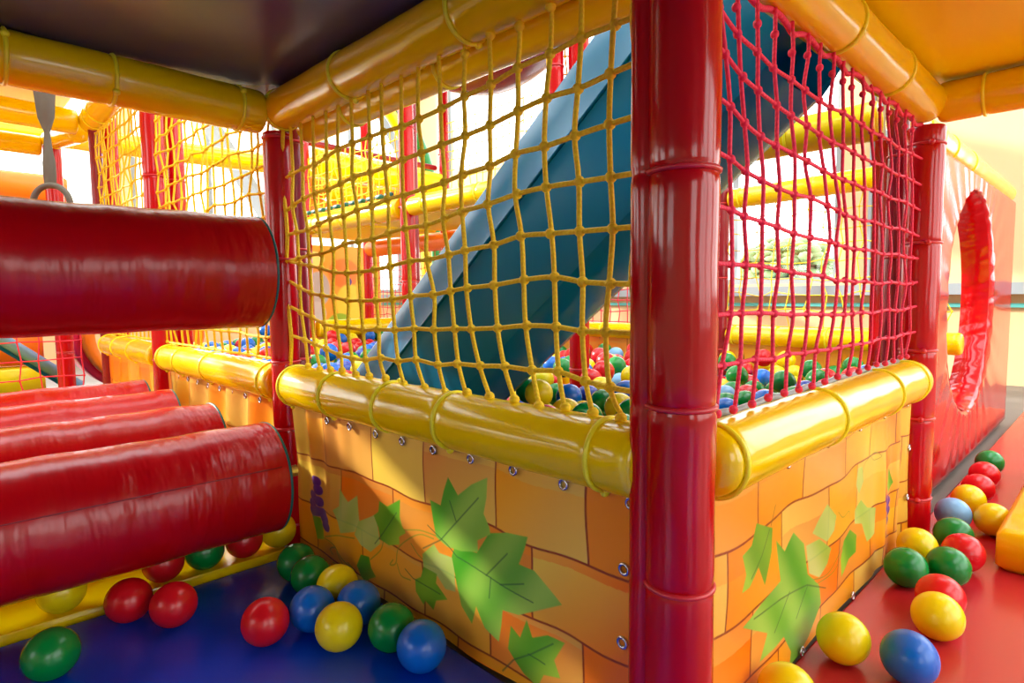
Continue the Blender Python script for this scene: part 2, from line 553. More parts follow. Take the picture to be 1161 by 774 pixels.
NET_R = [
  [(0.644, 0.86), (0.658, 0.815), (0.673, 0.761), (0.676, 0.703), (0.679, 0.646), (0.681, 0.584), (0.68, 0.526), (0.664, 0.467)],
  [(0.683, 0.873), (0.687, 0.845), (0.702, 0.801), (0.709, 0.75), (0.713, 0.695), (0.712, 0.642), (0.717, 0.584), (0.709, 0.526), (0.707, 0.467), (0.693, 0.409)],
  [(0.738, 0.871), (0.739, 0.839), (0.744, 0.795), (0.754, 0.742), (0.758, 0.69), (0.762, 0.639), (0.761, 0.584), (0.762, 0.525), (0.75, 0.467), (0.744, 0.409)],
  [(0.788, 0.873), (0.785, 0.832), (0.798, 0.789), (0.798, 0.739), (0.809, 0.686), (0.809, 0.636), (0.812, 0.581), (0.806, 0.523), (0.806, 0.463), (0.792, 0.411)],
  [(0.843, 0.865), (0.844, 0.831), (0.845, 0.785), (0.853, 0.737), (0.863, 0.684), (0.864, 0.631), (0.863, 0.578), (0.865, 0.52), (0.855, 0.466), (0.845, 0.411)],
  [(0.897, 0.876), (0.892, 0.828), (0.903, 0.782), (0.907, 0.734), (0.926, 0.685), (0.926, 0.629), (0.925, 0.576), (0.921, 0.519), (0.912, 0.463), (0.897, 0.41)],
  [(0.944, 0.871), (0.947, 0.826), (0.951, 0.779), (0.97, 0.73), (0.991, 0.681), (1.007, 0.628), (0.981, 0.575), (0.979, 0.517), (0.962, 0.463), (0.948, 0.409)],
  [(0.995, 0.875), (0.993, 0.825), (1.003, 0.777), (1.015, 0.728), (1.04, 0.678), (1.036, 0.625), (1.041, 0.568), (1.029, 0.515), (1.018, 0.461), (1.001, 0.41)],
  [(1.043, 0.875), (1.047, 0.829), (1.052, 0.778), (1.061, 0.727), (1.072, 0.674), (1.081, 0.623), (1.08, 0.57), (1.082, 0.514), (1.067, 0.461), (1.06, 0.412)],
  [(1.084, 0.875), (1.091, 0.828), (1.103, 0.777), (1.108, 0.728), (1.118, 0.673), (1.124, 0.622), (1.13, 0.567), (1.124, 0.514), (1.124, 0.461), (1.115, 0.412)],
]

# ------------------------------------------- printed brick sheets (the print)
def seg_dist(P, poly, closed=False):
    poly = np.asarray(poly, float)
    A = poly
    B = np.roll(poly, -1, 0) if closed else poly[1:]
    if not closed:
        A = poly[:-1]
    best = np.full(len(P), 9.0)
    for a, b in zip(A, B):
        ab = b - a
        t = np.clip(((P - a) @ ab) / (ab @ ab + 1e-12), 0, 1)
        best = np.minimum(best, np.linalg.norm(P - a - t[:, None] * ab, axis=1))
    return best


def inside(P, poly):
    poly = np.asarray(poly, float)
    c = np.zeros(len(P), bool)
    x, y = P[:, 0], P[:, 1]
    for (x0, y0), (x1, y1) in zip(poly, np.roll(poly, -1, 0)):
        k = ((y0 > y) != (y1 > y))
        with np.errstate(divide='ignore', invalid='ignore'):
            xi = (x1 - x0) * (y - y0) / (y1 - y0) + x0
        c ^= k & (x < xi)
    return c


BRICK = [(246, 150, 24), (242, 202, 84), (250, 170, 20), (226, 150, 60), (246, 208, 72), (250, 126, 0), (238, 180, 76), (248, 178, 40)]
BRICK = [np.array(lin(*c)) for c in BRICK]
LEAFC = [(np.array(lin(58, 148, 24)), np.array(lin(164, 208, 56))),
         (np.array(lin(132, 196, 60)), np.array(lin(196, 220, 130))),
         (np.array(lin(66, 162, 30)), np.array(lin(170, 214, 84)))]
MORTAR = np.array(lin(150, 52, 18))


def paint_bricks(P, rows, joints, seed, wob=0.002, mw=0.0016):
    """rows: mortar heights top down; joints: list of joint positions for every course"""
    rg = np.random.default_rng(seed)
    u, v = P[:, 0], P[:, 1]
    vv = v + wob * np.sin(u * 21 + seed) + wob * 0.7 * np.sin(u * 47)
    uu = u + wob * np.sin(v * 40 + seed * 2)
    C = np.zeros((len(P), 3))
    course = np.zeros(len(P), int)
    dm = np.full(len(P), 9.0)
    for h in rows:
        course += (vv < h)
        dm = np.minimum(dm, np.abs(vv - h))
    for k in range(len(rows) + 1):
        s = np.where(course == k)[0]
        if not len(s):
            continue
        js = np.sort(np.asarray(joints[k % len(joints)]))
        idx = np.searchsorted(js, uu[s])
        dm[s] = np.minimum(dm[s], np.min(np.abs(uu[s][:, None] - js[None]), axis=1))
        js2 = np.concatenate([[js[0] - 0.17], js, [js[-1] + 0.17]])
        ca = [BRICK[i] for i in rg.integers(0, len(BRICK), len(js) + 1)]
        cb = [BRICK[i] for i in rg.integers(0, len(BRICK), len(js) + 1)]
        ca, cb = np.array(ca), np.array(cb)
        t = np.clip((uu[s] - js2[idx]) / np.maximum(js2[idx + 1] - js2[idx], 0.01), 0, 1)
        t = np.clip(t * 0.7 + 0.5 * (0.5 + (vv[s] * 10 % 1.0) - 0.5) - 0.1, 0, 1)[:, None]
        C[s] = ca[idx] * (1 - t) + cb[idx] * t
    a = np.clip((mw - dm) / 0.0009 + 0.5, 0, 1)[:, None]
    C = C * (1 - a) + MORTAR * a
    return C


def paint_leaves(P, C, leaves, veins, tends, grapes, gr=(0.006, 0.0085), px=0.0009, soft=0.0):
    for t in tends:
        t = catmull(t, 5)
        a = np.clip((0.0011 - seg_dist(P, t)) / px + 0.5, 0, 1)[:, None] * 0.75
        C = C * (1 - a) + np.array(lin(120, 150, 40)) * a
    for k, poly in leaves:
        poly = np.asarray(poly, float)
        s = np.where((P[:, 0] > poly[:, 0].min() - .01) & (P[:, 0] < poly[:, 0].max() + .01) & (P[:, 1] > poly[:, 1].min() - .01) & (P[:, 1] < poly[:, 1].max() + .01))[0]
        if not len(s):
            continue
        Q = P[s]
        d = seg_dist(Q, poly, True)
        sd = np.where(inside(Q, poly), d, -d)
        a = np.clip(sd / px + 0.5, 0, 1)[:, None]
        t = np.clip((Q[:, 0] - poly[:, 0].min()) / np.ptp(poly[:, 0]) * 0.55 + (Q[:, 1] - poly[:, 1].min()) / np.ptp(poly[:, 1]) * 0.45, 0, 1)
        t = np.clip(1 - t, 0, 1)
        t = (t + 0.25 * np.sin(Q[:, 0] * 60 + Q[:, 1] * 45))[:, None].clip(0, 1)
        c0, c1 = LEAFC[k]
        col = c0 * (1 - t) + c1 * t
        if k == 1:
            a = a * 0.85
        C[s] = C[s] * (1 - a) + col * a
    for l in veins:
        a = np.clip((0.0011 - seg_dist(P, l)) / px + 0.5, 0, 1)[:, None] * 0.8
        C = C * (1 - a) + np.array(lin(38, 92, 48)) * a
    for g in grapes:
        q = (P - np.asarray(g)) / np.asarray(gr)
        d = np.linalg.norm(q, axis=1)
        a = np.clip((1 - d) * 6 + 0.5, 0, 1)[:, None]
        t = np.clip(0.7 - 0.5 * q[:, 1:2], 0, 1)
        C = C * (1 - a) + (np.array(lin(88, 40, 140)) * t + np.array(lin(120, 70, 165)) * (1 - t)) * a
    return C


def brick_sheet(name, label, corner, du, length, height, nu, nv, rows, joints, seed, out, fold=None, deco=None, group=None, grommets=None):
    """hanging vinyl sheet; corner = world point of u=0,v=0; du = unit dir of u; out = outward normal"""
    u = np.linspace(*length, nu)
    v = np.linspace(0, height, nv)
    U, Vv = np.meshgrid(u, v, indexing='ij')
    P = np.stack([U.ravel(), Vv.ravel()], 1)
    C = paint_bricks(P, rows, joints, seed)
    if deco:
        C = paint_leaves(P, C, *deco)
    disp = 0.0022 * np.sin(U * 17 + seed) * np.sin(Vv * 13 + 1.0)
    if fold is not None:
        disp = disp + fold(U, Vv)
    base = np.asarray(corner, float)
    du = np.asarray(du, float)
    out = np.asarray(out, float)
    W = base + U[..., None] * du + Vv[..., None] * np.array([0, 0, 1.0]) + disp[..., None] * out
    org = base + du * (length[0] + length[1]) / 2
    root = empty(name, org, label, 'wall panel', group)
    Wf = W.reshape(-1, 3) - org
    q = grid_quads(nu, nv)
    # back skin gives the sheet its thickness
    nb = len(Wf)
    Wb = Wf - out * 0.003
    V = np.concatenate([Wf, Wb])
    e = []
    i0 = np.arange(nu - 1) * nv
    for k, fl in ((0, 0), (nv - 1, 1)):
        a, b = i0 + k, i0 + nv + k
        e.append(np.stack([a, b, b + nb, a + nb], 1))
    j0 = np.arange(nv - 1)
    for k in (0, (nu - 1) * nv):
        a, b = j0 + k, j0 + k + 1
        e.append(np.stack([a, b, b + nb, a + nb], 1))
    Q = np.concatenate([q] + e)
    # back skin: sparse quads would not match, so reuse the grid
    Q = np.concatenate([Q, q[:, ::-1] + nb])
    o = fmesh('sheet', V, Q, 'print', root, np.concatenate([C, C]))
    for g in (grommets or []):
        a = np.linspace(0, 2 * PI, 14, endpoint=False)
        c = base + du * g[0] + np.array([0, 0, g[1]]) + out * 0.005 - org
        ring = MB().tube(c + 0.0062 * (np.cos(a)[:, None] * du + np.sin(a)[:, None] * np.array([0, 0, 1.0])), 0.0022, 6, closed=True)
        ring.build('grommet', 'steel', root)
    return root

# ================================================================ SETTING
# hall walls with window openings, floor and roof
def wall_mb(axis, at, th, span, height, holes):
    """wall in plane axis=at; span along the other axis; holes (a0,a1,z0,z1)"""
    mb = MB()
    cuts = sorted(set([span[0], span[1]] + [h[0] for h in holes] + [h[1] for h in holes]))
    for a, b in zip(cuts[:-1], cuts[1:]):
        hs = sorted([(h[2], h[3]) for h in holes if h[0] <= a + 1e-6 and h[1] >= b - 1e-6])
        z = -0.05
        for z0, z1 in hs + [(height, height)]:
            if z0 > z + 1e-6:
                lo = (at, a, z) if axis == 'x' else (a, at, z)
                hi = (at + th, b, z0) if axis == 'x' else (b, at + th, z0)
                mb.box(lo, hi)
            z = z1
    return mb


HX, HY, HZ = 4.7, 6.6, 3.7
WX = [(-3.6, -2.0, 0.5, 3.3), (-1.8, -0.2, 0.5, 3.3), (1.48, 3.05, 0.62, 3.2), (3.5, 5.9, 0.62, 1.5), (3.5, 5.9, 2.0, 3.4)]  # first two are out of view, added to light the right side
WY = [(-3.4, -1.2, 0.6, 3.2), (-0.8, 1.3, 0.6, 3.3), (1.5, 2.9, 0.6, 3.3), (3.1, 4.5, 0.6, 3.3)]
WL = [(0.2, 1.8, 1.0, 2.4), (3.4, 5.8, 0.8, 3.0)]  # unseen left windows, added and kept small so the left side stays darker
WF = [(-2.4, -0.8, 0.6, 2.6), (0.2, 2.0, 0.3, 3.3), (2.2, 4.4, 0.3, 3.3)]  # unseen windows behind the camera, added as fill and for streak reflections
struct(wall_mb('x', HX, 0.12, (-4.0, HY), HZ, WX).build('wall_right', 'wall', smooth=False))
struct(wall_mb('y', HY, 0.12, (-4.0, HX), HZ, WY).build('wall_back', 'wall', smooth=False))
struct(wall_mb('x', -4.12, 0.12, (-4.0, HY), HZ, WL).build('wall_left', 'wall_orange', smooth=False))
struct(wall_mb('y', -4.12, 0.12, (-4.0, HX), HZ, WF).build('wall_front', 'wall_orange', smooth=False))
struct(MB().box((-4.2, -4.2, -0.12), (5.0, 6.9, -0.022)).build('floor', 'conc', smooth=False))
SKY = [(-2.8, 4.2, -3.4, -1.8), (-2.8, 4.2, -0.6, 1.0), (-2.8, 4.2, 2.4, 4.0), (-2.8, 4.2, 4.8, 6.2)]
cm = MB()
ys = [-4.12] + [q for s in SKY for q in (s[2], s[3])] + [HY + 0.12]
for i in range(0, len(ys), 2):
    cm.box((-4.12, ys[i], HZ), (HX + 0.12, ys[i + 1], HZ + 0.1))
for s in SKY:
    cm.box((-4.12, s[2], HZ), (s[0], s[3], HZ + 0.1))
    cm.box((s[1], s[2], HZ), (HX + 0.12, s[3], HZ + 0.1))
struct(cm.build('ceiling', 'ceil', smooth=False))


wn = [0]


def window(axis, at, a0, a1, z0, z1):
    wn[0] += 1
    root = bpy.data.objects.new('window_%d' % wn[0], None)
    COL.objects.link(root)
    struct(root)

    def P(a, z, d):
        return (at + d, a, z) if axis == 'x' else (a, at + d, z)

    mb = MB()
    t = 0.045
    for lo, hi in (((a0, z0), (a1, z0 + t)), ((a0, z1 - t), (a1, z1)), ((a0, z0 + t), (a0 + t, z1 - t)), ((a1 - t, z0 + t), (a1, z1 - t)), (((a0 + a1) / 2 - t / 2, z0 + t), ((a0 + a1) / 2 + t / 2, z1 - t))):
        mb.box(P(*lo, 0.03), P(*hi, 0.08))
    struct(mb.build('window_frame', 'frame', root, smooth=False))
    g = MB().box(P(a0 + t, z0 + t, 0.052), P(a1 - t, z1 - t, 0.056)).build('window_pane', 'glass', root, smooth=False)
    struct(g)


for w in WX:
    window('x', HX, *w)
for w in WY:
    window('y', HY, *w)
for w in WL:
    window('x', -4.12, *w)
for w in WF:
    window('y', -4.12, *w)
# sills and the teal trim line under the windows
tr = MB().box((HX - 0.1, -4.0, 0.53), (HX - 0.001, 5.9, 0.6))
struct(tr.build('trim_1', 'frame', smooth=False))
struct(MB().box((HX - 0.03, -4.0, 0.45), (HX - 0.001, 6.5, 0.475)).build('trim_2', 'tealtrim', smooth=False))
struct(MB().box((-4.0, HY - 0.03, 0.45), (4.55, HY - 0.001, 0.475)).build('trim_3', 'tealtrim', smooth=False))
struct(MB().box((-4.0, HY - 0.1, 0.52), (4.55, HY - 0.001, 0.58)).build('trim_4', 'frame', smooth=False))
# slanting pale roof struts in front of the windows
sm = [((2.2, 5.9, 3.6), (3.6, 6.2, 1.5)), ((3.0, 5.7, 3.65), (4.35, 6.0, 1.9)), ((1.1, 6.0, 3.6), (2.7, 6.3, 1.3))]
for i, (a, b) in enumerate(sm):
    d, u, w, L = basis(a, b)
    mb = MB()
    c = [np.asarray(a) + sx * u * 0.11 + sz * w * 0.03 for sx, sz in ((-1, -1), (1, -1), (1, 1), (-1, 1))]
    e = [p + d * L for p in c]
    mb.add(c + e, [(0, 3, 2, 1), (4, 5, 6, 7), (0, 1, 5, 4), (1, 2, 6, 5), (2, 3, 7, 6), (3, 0, 4, 7)])
    struct(mb.build('trim_%d' % (5 + i), 'frame', smooth=False))
# vertical ribs  on the wall beside the window
for i in range(4):
    struct(MB().box((HX - 0.03, 1.14 + i * 0.045, 0.62), (HX - 0.002, 1.16 + i * 0.045, 2.6)).build('trim_%d' % (8 + i), 'frame', smooth=False))
# ceiling lamps of the hall
for i, (x, y) in enumerate([(-1.4, -1.2), (1.4, -1.2), (-1.4, 1.7), (1.4, 1.7), (-1.4, 4.4), (1.4, 4.4)]):
    r = empty('ceiling_lamp', (x, y, HZ - 0.06), 'long white ceiling lamp under the hall roof', 'lamp', 'hall ceiling lamps')
    MB().box((-0.62, -0.1, 0.02), (0.62, 0.1, 0.06), 0.006).build('housing', 'frame', r, smooth=False)
    MB().box((-0.6, -0.085, 0.0), (0.6, 0.085, 0.02), 0.004).build('diffuser', 'lamp', r, smooth=False)
# a tree outside the window
tr = empty('tree', (7.6, 3.0, -0.1), 'pale green tree outside the bright window behind the red net', 'tree')
MB().tube([(0, 0, 0), (0.03, 0, 0.5), (0, 0.05, 0.95)], [0.09, 0.07, 0.05], 8).build('trunk', 'bark', tr)
fm = MB()
for i in range(420):
    v = rng.normal(size=3)
    v /= np.linalg.norm(v)
    c = v * rng.uniform(0.55, 1.0) * np.array([0.5, 0.55, 0.36]) + np.array([0, 0, 0.95])
    fm.sphere(c, (rng.uniform(0.05, 0.1), rng.uniform(0.05, 0.1), rng.uniform(0.03, 0.06)), 6, 4)
fm.build('foliage', 'foliage', tr)

# ================================================================ FLOOR MATS
def quad_prism(name, pts, z0, z1, mat, label, cat, group=None):
    P = np.array(pts, float)
    n = len(P)
    c = P.mean(0)
    b = 0.008
    V = []
    for z, k in ((z0, 0), (z1 - b, 0), (z1 - b * 0.3, b * 0.4), (z1, b)):
        for p in P:
            d = c - p
            d /= np.linalg.norm(d)
            V.append((*(p + d * k * 1.4), z))
    Fc = [tuple(range(n - 1, -1, -1)), tuple(range(3 * n, 4 * n))]
    for r in range(3):
        for i in range(n):
            j = (i + 1) % n
            Fc.append((r * n + i, r * n + j, r * n + n + j, r * n + n + i))
    o = MB().add(V, Fc).build(name, mat, smooth=False)
    return tag(o, label, cat, group)


quad_prism('floor_mat', [(-1.6, -1.4), (0.572, -1.4), (0.572, 1.245), (-1.6, 1.245)], -0.021, 0.0, 'blue_mat', 'shiny dark blue padded mat on the floor under the red rollers', 'floor mat')
quad_prism('floor_mat', [(0.578, -1.4), (3.6, -1.4), (3.6, 0.331), (0.578, 0.331)], -0.021, 0.0, 'red_mat', 'shiny red padded mat on the floor below the vine panel and round hole', 'floor mat')
quad_prism('foam_step', [(-1.6, 1.25), (0.545, 1.25), (0.545, 1.62), (-1.6, 1.62)], -0.021, 0.012, 'yel_pad', 'flat yellow foam step lying under the lowest red roller', 'foam step')
quad_prism('floor_mat', [(-1.6, 1.625), (0.55, 1.625), (0.55, 3.6), (-1.6, 3.6)], -0.021, 0.05, 'yel_pad', 'yellow padded mat under the rear red rollers', 'floor mat')
o = MB().box((1.49, -0.5, 0.0), (2.4, 0.168, 0.085), 0.012).build('foam_block', 'yel_pad')
tag(o, 'low yellow foam block standing on the red mat at its far side', 'foam block')

# ================================================================ POSTS
def post(x, y, r, z0, z1, ties, label, seed, mat='red_pad', group=None, flap=None, tie='red_tie'):
    root = empty('padded_post', (x, y, z0), label, 'post', group)
    p0, p1 = (x, y, z0), (x, y, z1)
    child(pad_mesh(p0, p1, r, [t - z0 for t in ties], seed, 44, 0.014, 0.05, 0.006).build('pad', mat, None, origin=p0), root)
    for t in ties:
        add_tie(p0, p1, t - z0, r * 0.975, 0.0032, seed * 1.3, tie, root)
    if flap:
        fx, fy, fr = flap
        q0, q1 = (fx, fy, z0), (fx, fy, z1)
        child(pad_mesh(q0, q1, fr, [t - z0 for t in ties], seed + 50, 24, 0.03, 0.06, 0.006).build('pad_flap', mat, None, origin=p0), root)
    return root


post(0.573, 0.331, 0.0365, 0.0, 0.988, (0.238, 0.432, 0.675, 0.9), 'thick glossy red padded post at the near corner, between the yellow and red nets', 1, flap=(0.563, 0.366, 0.019))
post(0.578, 1.312, 0.0305, 0.0, 0.905, (0.045, 0.262, 0.41, 0.634, 0.893), 'dark red padded post where the front yellow rail meets the round red rollers', 2)
post(0.628, 1.352, 0.026, 0.0, 0.988, (0.41, 0.66, 0.9), 'slim maroon padded post just behind the post beside the rollers', 3, 'red_dark')
post(1.586, 0.331, 0.0365, 0.0, 0.905, (0.09, 0.27, 0.421, 0.655, 0.866), 'red padded post ending the right yellow rail, next to the round hole panel', 4)
post(1.634, 0.394, 0.021, 0.0, 0.988, (0.30, 0.63, 0.86), 'maroon padded post behind the right end of the red net', 5, 'red_dark')
post(1.6, 1.31, 0.034, 0.0, 2.6, (0.3, 0.62, 0.93, 1.28, 1.6), 'red padded post rising from the balls behind the blue slide', 6)
post(1.552, 1.368, 0.026, 1.0, 2.6, (1.3, 1.6), 'slim red upper post with yellow netting beside the blue slide top', 7)
post(1.6, 2.3, 0.034, 0.0, 2.4, (0.3, 0.62, 0.95, 1.3), 'bright red padded post left of the slide carrying the yellow beam joint', 8)
post(1.66, 2.345, 0.026, 0.0, 2.4, (0.3, 0.62, 0.95, 1.3), 'slim maroon post close behind the bright red post left of the slide', 9, 'red_dark')
post(1.6, 3.32, 0.04, 0.0, 2.2, (0.3, 0.9, 1.2), 'red padded post at the back left of the pit where the beam ends', 10)
post(2.6, 1.31, 0.034, 0.0, 2.2, (0.3, 0.62, 0.95), 'maroon post just right of the thick corner post, far across the pit', 11, 'red_dark')
post(2.6, 2.3, 0.034, 0.0, 2.2, (0.5, 0.95), 'red padded post on the far side of the pit behind the slide', 12)
post(2.6, 3.3, 0.034, 0.0, 2.4, (0.5, 0.95, 1.5), 'red padded post at the far back corner of the upper deck with yellow netting', 13)
post(2.6, 4.3, 0.036, 0.0, 2.4, (0.5, 0.95, 1.5), 'distant red padded post in front of the bright back windows', 14)
post(0.58, 2.26, 0.034, 0.0, 1.6, (0.2, 0.35, 0.95), 'red padded post above and behind the row of rollers, second along the left fence', 15)
post(0.655, 2.3, 0.028, 0.0, 1.6, (0.35, 0.95), 'slim orange red post laced with yellow net beside the left fence', 16)
post(0.58, 3.12, 0.022, 0.0, 1.32, (0.35, 0.9), 'narrow maroon post at the far end of the left fence', 17, 'red_dark')
post(0.64, 3.14, 0.03, 0.0, 1.9, (0.35, 0.9), 'orange red post wrapped in yellow net at the end of the left fence', 18)
post(0.50, 3.62, 0.036, 0.0, 1.28, (0.3, 0.9), 'red padded post near the orange blocks at the far left', 19)
post(1.25, 5.0, 0.036, 0.0, 2.2, (0.6, 1.0), 'distant red post seen through the yellow net at left', 20)


# ================================================================ RAILS AND BEAMS
YT = 'yel_tie'
foam_bar('foam_rail', 'fat yellow padded rail under the front yellow net, above the brick vine panel', 'rail', (0.58, 1.282, 0.36), (0.58, 0.372, 0.36), 0.044,
         [0.018, 0.198, 0.389, 0.56, 0.85], 'yel_pad', YT, 31, head=[4.5, 4.5, 1.2, 4.5, 4.6], wr=0.03)
foam_bar('foam_rail', 'yellow padded rail under the red net, ending at the red hole panel', 'rail', (0.615, 0.33, 0.36), (1.545, 0.33, 0.36), 0.044,
         [0.025, 0.36, 0.675, 0.87], 'yel_pad', YT, 32, head=[4.9], endr=0.03)
foam_bar('foam_rail', 'yellow padded rail of the left fence behind the rollers, nearer section', 'rail', (0.58, 2.225, 0.36), (0.58, 1.345, 0.36), 0.042,
         [0.03, 0.2, 0.45, 0.84], 'yel_pad', YT, 33, head=[4.5])
foam_bar('foam_rail', 'yellow padded rail of the left fence, farther section beyond the second post', 'rail', (0.58, 3.09, 0.36), (0.58, 2.3, 0.36), 0.042,
         [0.03, 0.25, 0.5], 'yel_pad', YT, 34, head=[4.5])
foam_bar('foam_rail', 'yellow padded rail across the far side of the pit behind the red net', 'rail', (2.6, 1.27, 0.365), (2.6, 0.41, 0.365), 0.04,
         [0.03, 0.22, 0.42, 0.6, 0.8], 'yel_pad', YT, 35, head=[1.4])
foam_bar('foam_rail', 'yellow padded rail across the far side of the pit, between slide and corner post', 'rail', (2.6, 2.26, 0.365), (2.6, 1.35, 0.365), 0.04,
         [0.03, 0.3, 0.6, 0.86], 'yel_pad', YT, 36, head=[1.4])
foam_bar('foam_rail', 'yellow padded rail at the back left of the pit beyond the slide foot', 'rail', (1.645, 3.3, 0.37), (2.56, 3.3, 0.37), 0.05,
         [0.05, 0.4, 0.8], 'yel_pad', YT, 37)
foam_bar('foam_beam', 'thick yellow padded overhead beam above the front yellow net', 'beam', (0.578, 1.30, 0.947), (0.578, -0.9, 0.947), 0.041,
         [0.02, 0.295, 0.625, 1.1, 1.6], 'yel_pad', YT, 41, head=[0.2, 5.0, 5.2])
foam_bar('foam_beam', 'second yellow padded beam tucked behind the overhead beam of the front net', 'beam', (0.642, 1.30, 0.922), (0.642, 0.42, 0.922), 0.032,
         [0.2, 0.5], 'yel_pad', YT, 42)
foam_bar('foam_beam', 'thick yellow padded overhead beam above the red net, below the yellow deck', 'beam', (0.64, 0.33, 0.949), (1.572, 0.33, 0.949), 0.041,
         [0.06, 0.37, 0.65], 'yel_pad', YT, 43)
foam_bar('foam_beam', 'yellow overhead beam crossing above the big red roller to the left', 'beam', (0.545, 1.31, 0.94), (-1.3, 1.31, 0.975), 0.044,
         [0.05, 0.27, 0.42, 0.7, 1.1], 'yel_pad', YT, 44, head=[0.6, 5.6])
foam_bar('foam_beam', 'short yellow overhead beam running right from the post by the hole panel', 'beam', (1.582, 0.31, 0.949), (1.582, -0.4, 0.949), 0.041,
         [0.08, 0.16, 0.5], 'yel_pad', YT, 45)
foam_bar('foam_beam', 'sunlit yellow beam above the red hole panel', 'beam', (1.69, 0.40, 0.955), (3.3, 0.40, 0.955), 0.04,
         [0.1, 0.25, 0.42, 0.7], 'yel_pad', YT, 46)
foam_bar('foam_beam', 'yellow padded beam under the upper deck, right of the slide top', 'beam', (1.615, 0.43, 0.945), (1.605, 1.27, 0.945), 0.045,
         [0.2, 0.5], 'yel_pad', YT, 47)
foam_bar('foam_beam', 'yellow padded beam under the upper deck, directly left of the slide', 'beam', (1.6, 1.35, 0.95), (1.6, 2.262, 0.95), 0.042,
         [0.2, 0.45, 0.8], 'yel_pad', YT, 48)
foam_bar('foam_beam', 'yellow padded beam edged with green dashes at the back left of the pit', 'beam', (1.6, 2.34, 0.95), (1.6, 3.255, 0.95), 0.05,
         [0.2, 0.5, 0.8], 'yel_pad', YT, 49)
foam_bar('foam_beam', 'yellow beam crossing the bright window behind the red net', 'beam', (2.6, 1.27, 0.965), (2.6, 0.41, 0.985), 0.042,
         [0.05, 0.35, 0.6, 0.8], 'yel_pad', YT, 50)
foam_bar('foam_beam', 'thick yellow upper railing beam in front of the white windows, back left', 'beam', (1.66, 3.3, 1.33), (2.56, 3.3, 1.30), 0.07,
         [0.3, 0.6], 'yel_pad', YT, 51)
foam_bar('handrail', 'thin maroon handrail above the thick yellow upper railing', 'rail', (1.66, 3.36, 1.44), (2.58, 3.36, 1.42), 0.018, [0.4], 'red_dark', 'red_tie', 52, n=16)
foam_bar('foam_beam', 'orange yellow beam under the far deck above the back windows', 'beam', (2.6, 2.34, 0.93), (2.6, 4.26, 0.93), 0.06, [0.4, 1.2], 'orange', YT, 53)
foam_bar('foam_beam', 'sloping yellow beam along the top of the left fence, upper far left', 'beam', (0.58, 3.17, 1.31), (0.58, 2.2, 1.34), 0.05, [0.1, 0.2, 0.5], 'yel_pad', YT, 54)
foam_bar('foam_beam', 'farther yellow beam behind the hanging ring strap, running back', 'beam', (0.50, 3.66, 1.31), (0.545, 3.22, 1.27), 0.042, [0.1], 'yel_pad', YT, 55)
foam_bar('foam_beam', 'yellow beam under the small far deck behind the hanging strap', 'beam', (0.53, 3.17, 1.3), (-1.4, 3.17, 1.36), 0.05, [0.3, 0.8], 'yel_pad', YT, 56)
foam_bar('foam_beam', 'farthest low yellow beam above the orange blocks at far left', 'beam', (0.465, 3.66, 1.28), (-1.4, 3.66, 1.30), 0.045, [0.3, 0.8], 'yel_pad', YT, 57)
foam_bar('foam_beam', 'long yellow beam seen through the net at upper left, high at the back', 'beam', (0.3, 5.0, 1.62), (3.4, 5.0, 1.66), 0.075, [0.5, 1.0, 1.5, 2.0], 'yel_pad', YT, 58)

# ================================================================ DECKS
def deck(lo, hi, mat, label, bolt=None):
    root = empty('play_deck', lo, label, 'deck')
    child(MB().box(lo, hi, 0.01).build('deck_panel', mat, None, smooth=False, origin=lo), root)
    for b in bolt or []:
        child(MB().sphere((b[0], b[1], lo[2]), (0.007, 0.007, 0.003), 12, 6).build('bolt', 'black', None, origin=lo), root)
    return root


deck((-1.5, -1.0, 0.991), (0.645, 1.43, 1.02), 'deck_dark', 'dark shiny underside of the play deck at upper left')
deck((0.66, -0.35, 0.992), (1.69, 0.37, 1.02), 'deck_yel', 'yellow underside of the play deck at upper right', [(1.16, 0.19)])
deck((1.645, 2.3, 0.985), (2.56, 3.26, 1.02), 'deck_yel', 'yellow deck at the back left of the pit, past the slide')
deck((-1.4, 2.2, 1.41), (0.53, 3.64, 1.44), 'deck_yel', 'yellow deck underside behind the overhead beam at far left')

# ================================================================ BRICK PANELS
def fold_left(U, Vv):
    w = np.clip((U - 1.0) / 0.22, 0, 1)
    t = np.clip((Vv - 0.02) / 0.3, 0, 1)
    return 0.007 * w * t * np.sin(U * 95 + 2 * np.sin(Vv * 9)) + 0.004 * np.clip((0.95 - U) / 0.5, 0, 1) * np.sin(U * 30 + Vv * 14)


GROM_L = [(1.117, .305), (1.029, .306), (.937, .306), (.854, .307), (.768, .307), (.676, .31), (.586, .311), (.495, .311), (.393, .311), (.402, .230), (.404, .140)]
ROW_L = (0.214, 0.110, 0.018)
JT_L = ([1.207, 1.135, .961, .797, .63, .462, .30], [1.08, .895, .72, .556, .38], [1.19, 1.0, .81, .64, .467, .30], [1.1, .93, .717, .55, .40])
brick_sheet('vinyl_panel', 'brick printed vinyl panel with grapes and big vine leaves under the front yellow rail', (0.577, 0, 0), (0, 1, 0), (0.388, 1.272), 0.325, 820, 310,
            ROW_L, JT_L, 3, (-1, 0, 0), fold_left, (LEAF_L, VEIN_L, TEND_L, GRAPE_L, (0.018, 0.0115)), grommets=GROM_L)
ROW_R = (0.239, 0.136, 0.042)
JT_R = ([.62, .77, .943, 1.114, 1.276, 1.42, 1.54], [.686, .862, 1.036, 1.2, 1.36, 1.5], [.76, .93, 1.1, 1.28, 1.44], [.68, .85, 1.02, 1.19, 1.36, 1.52])


def fold_right(U, Vv):
    w = np.clip((U - 1.25) / 0.25, 0, 1)
    return 0.006 * w * np.sin(U * 70 + Vv * 6) + 0.004 * np.sin(U * 19) * np.sin(Vv * 10)


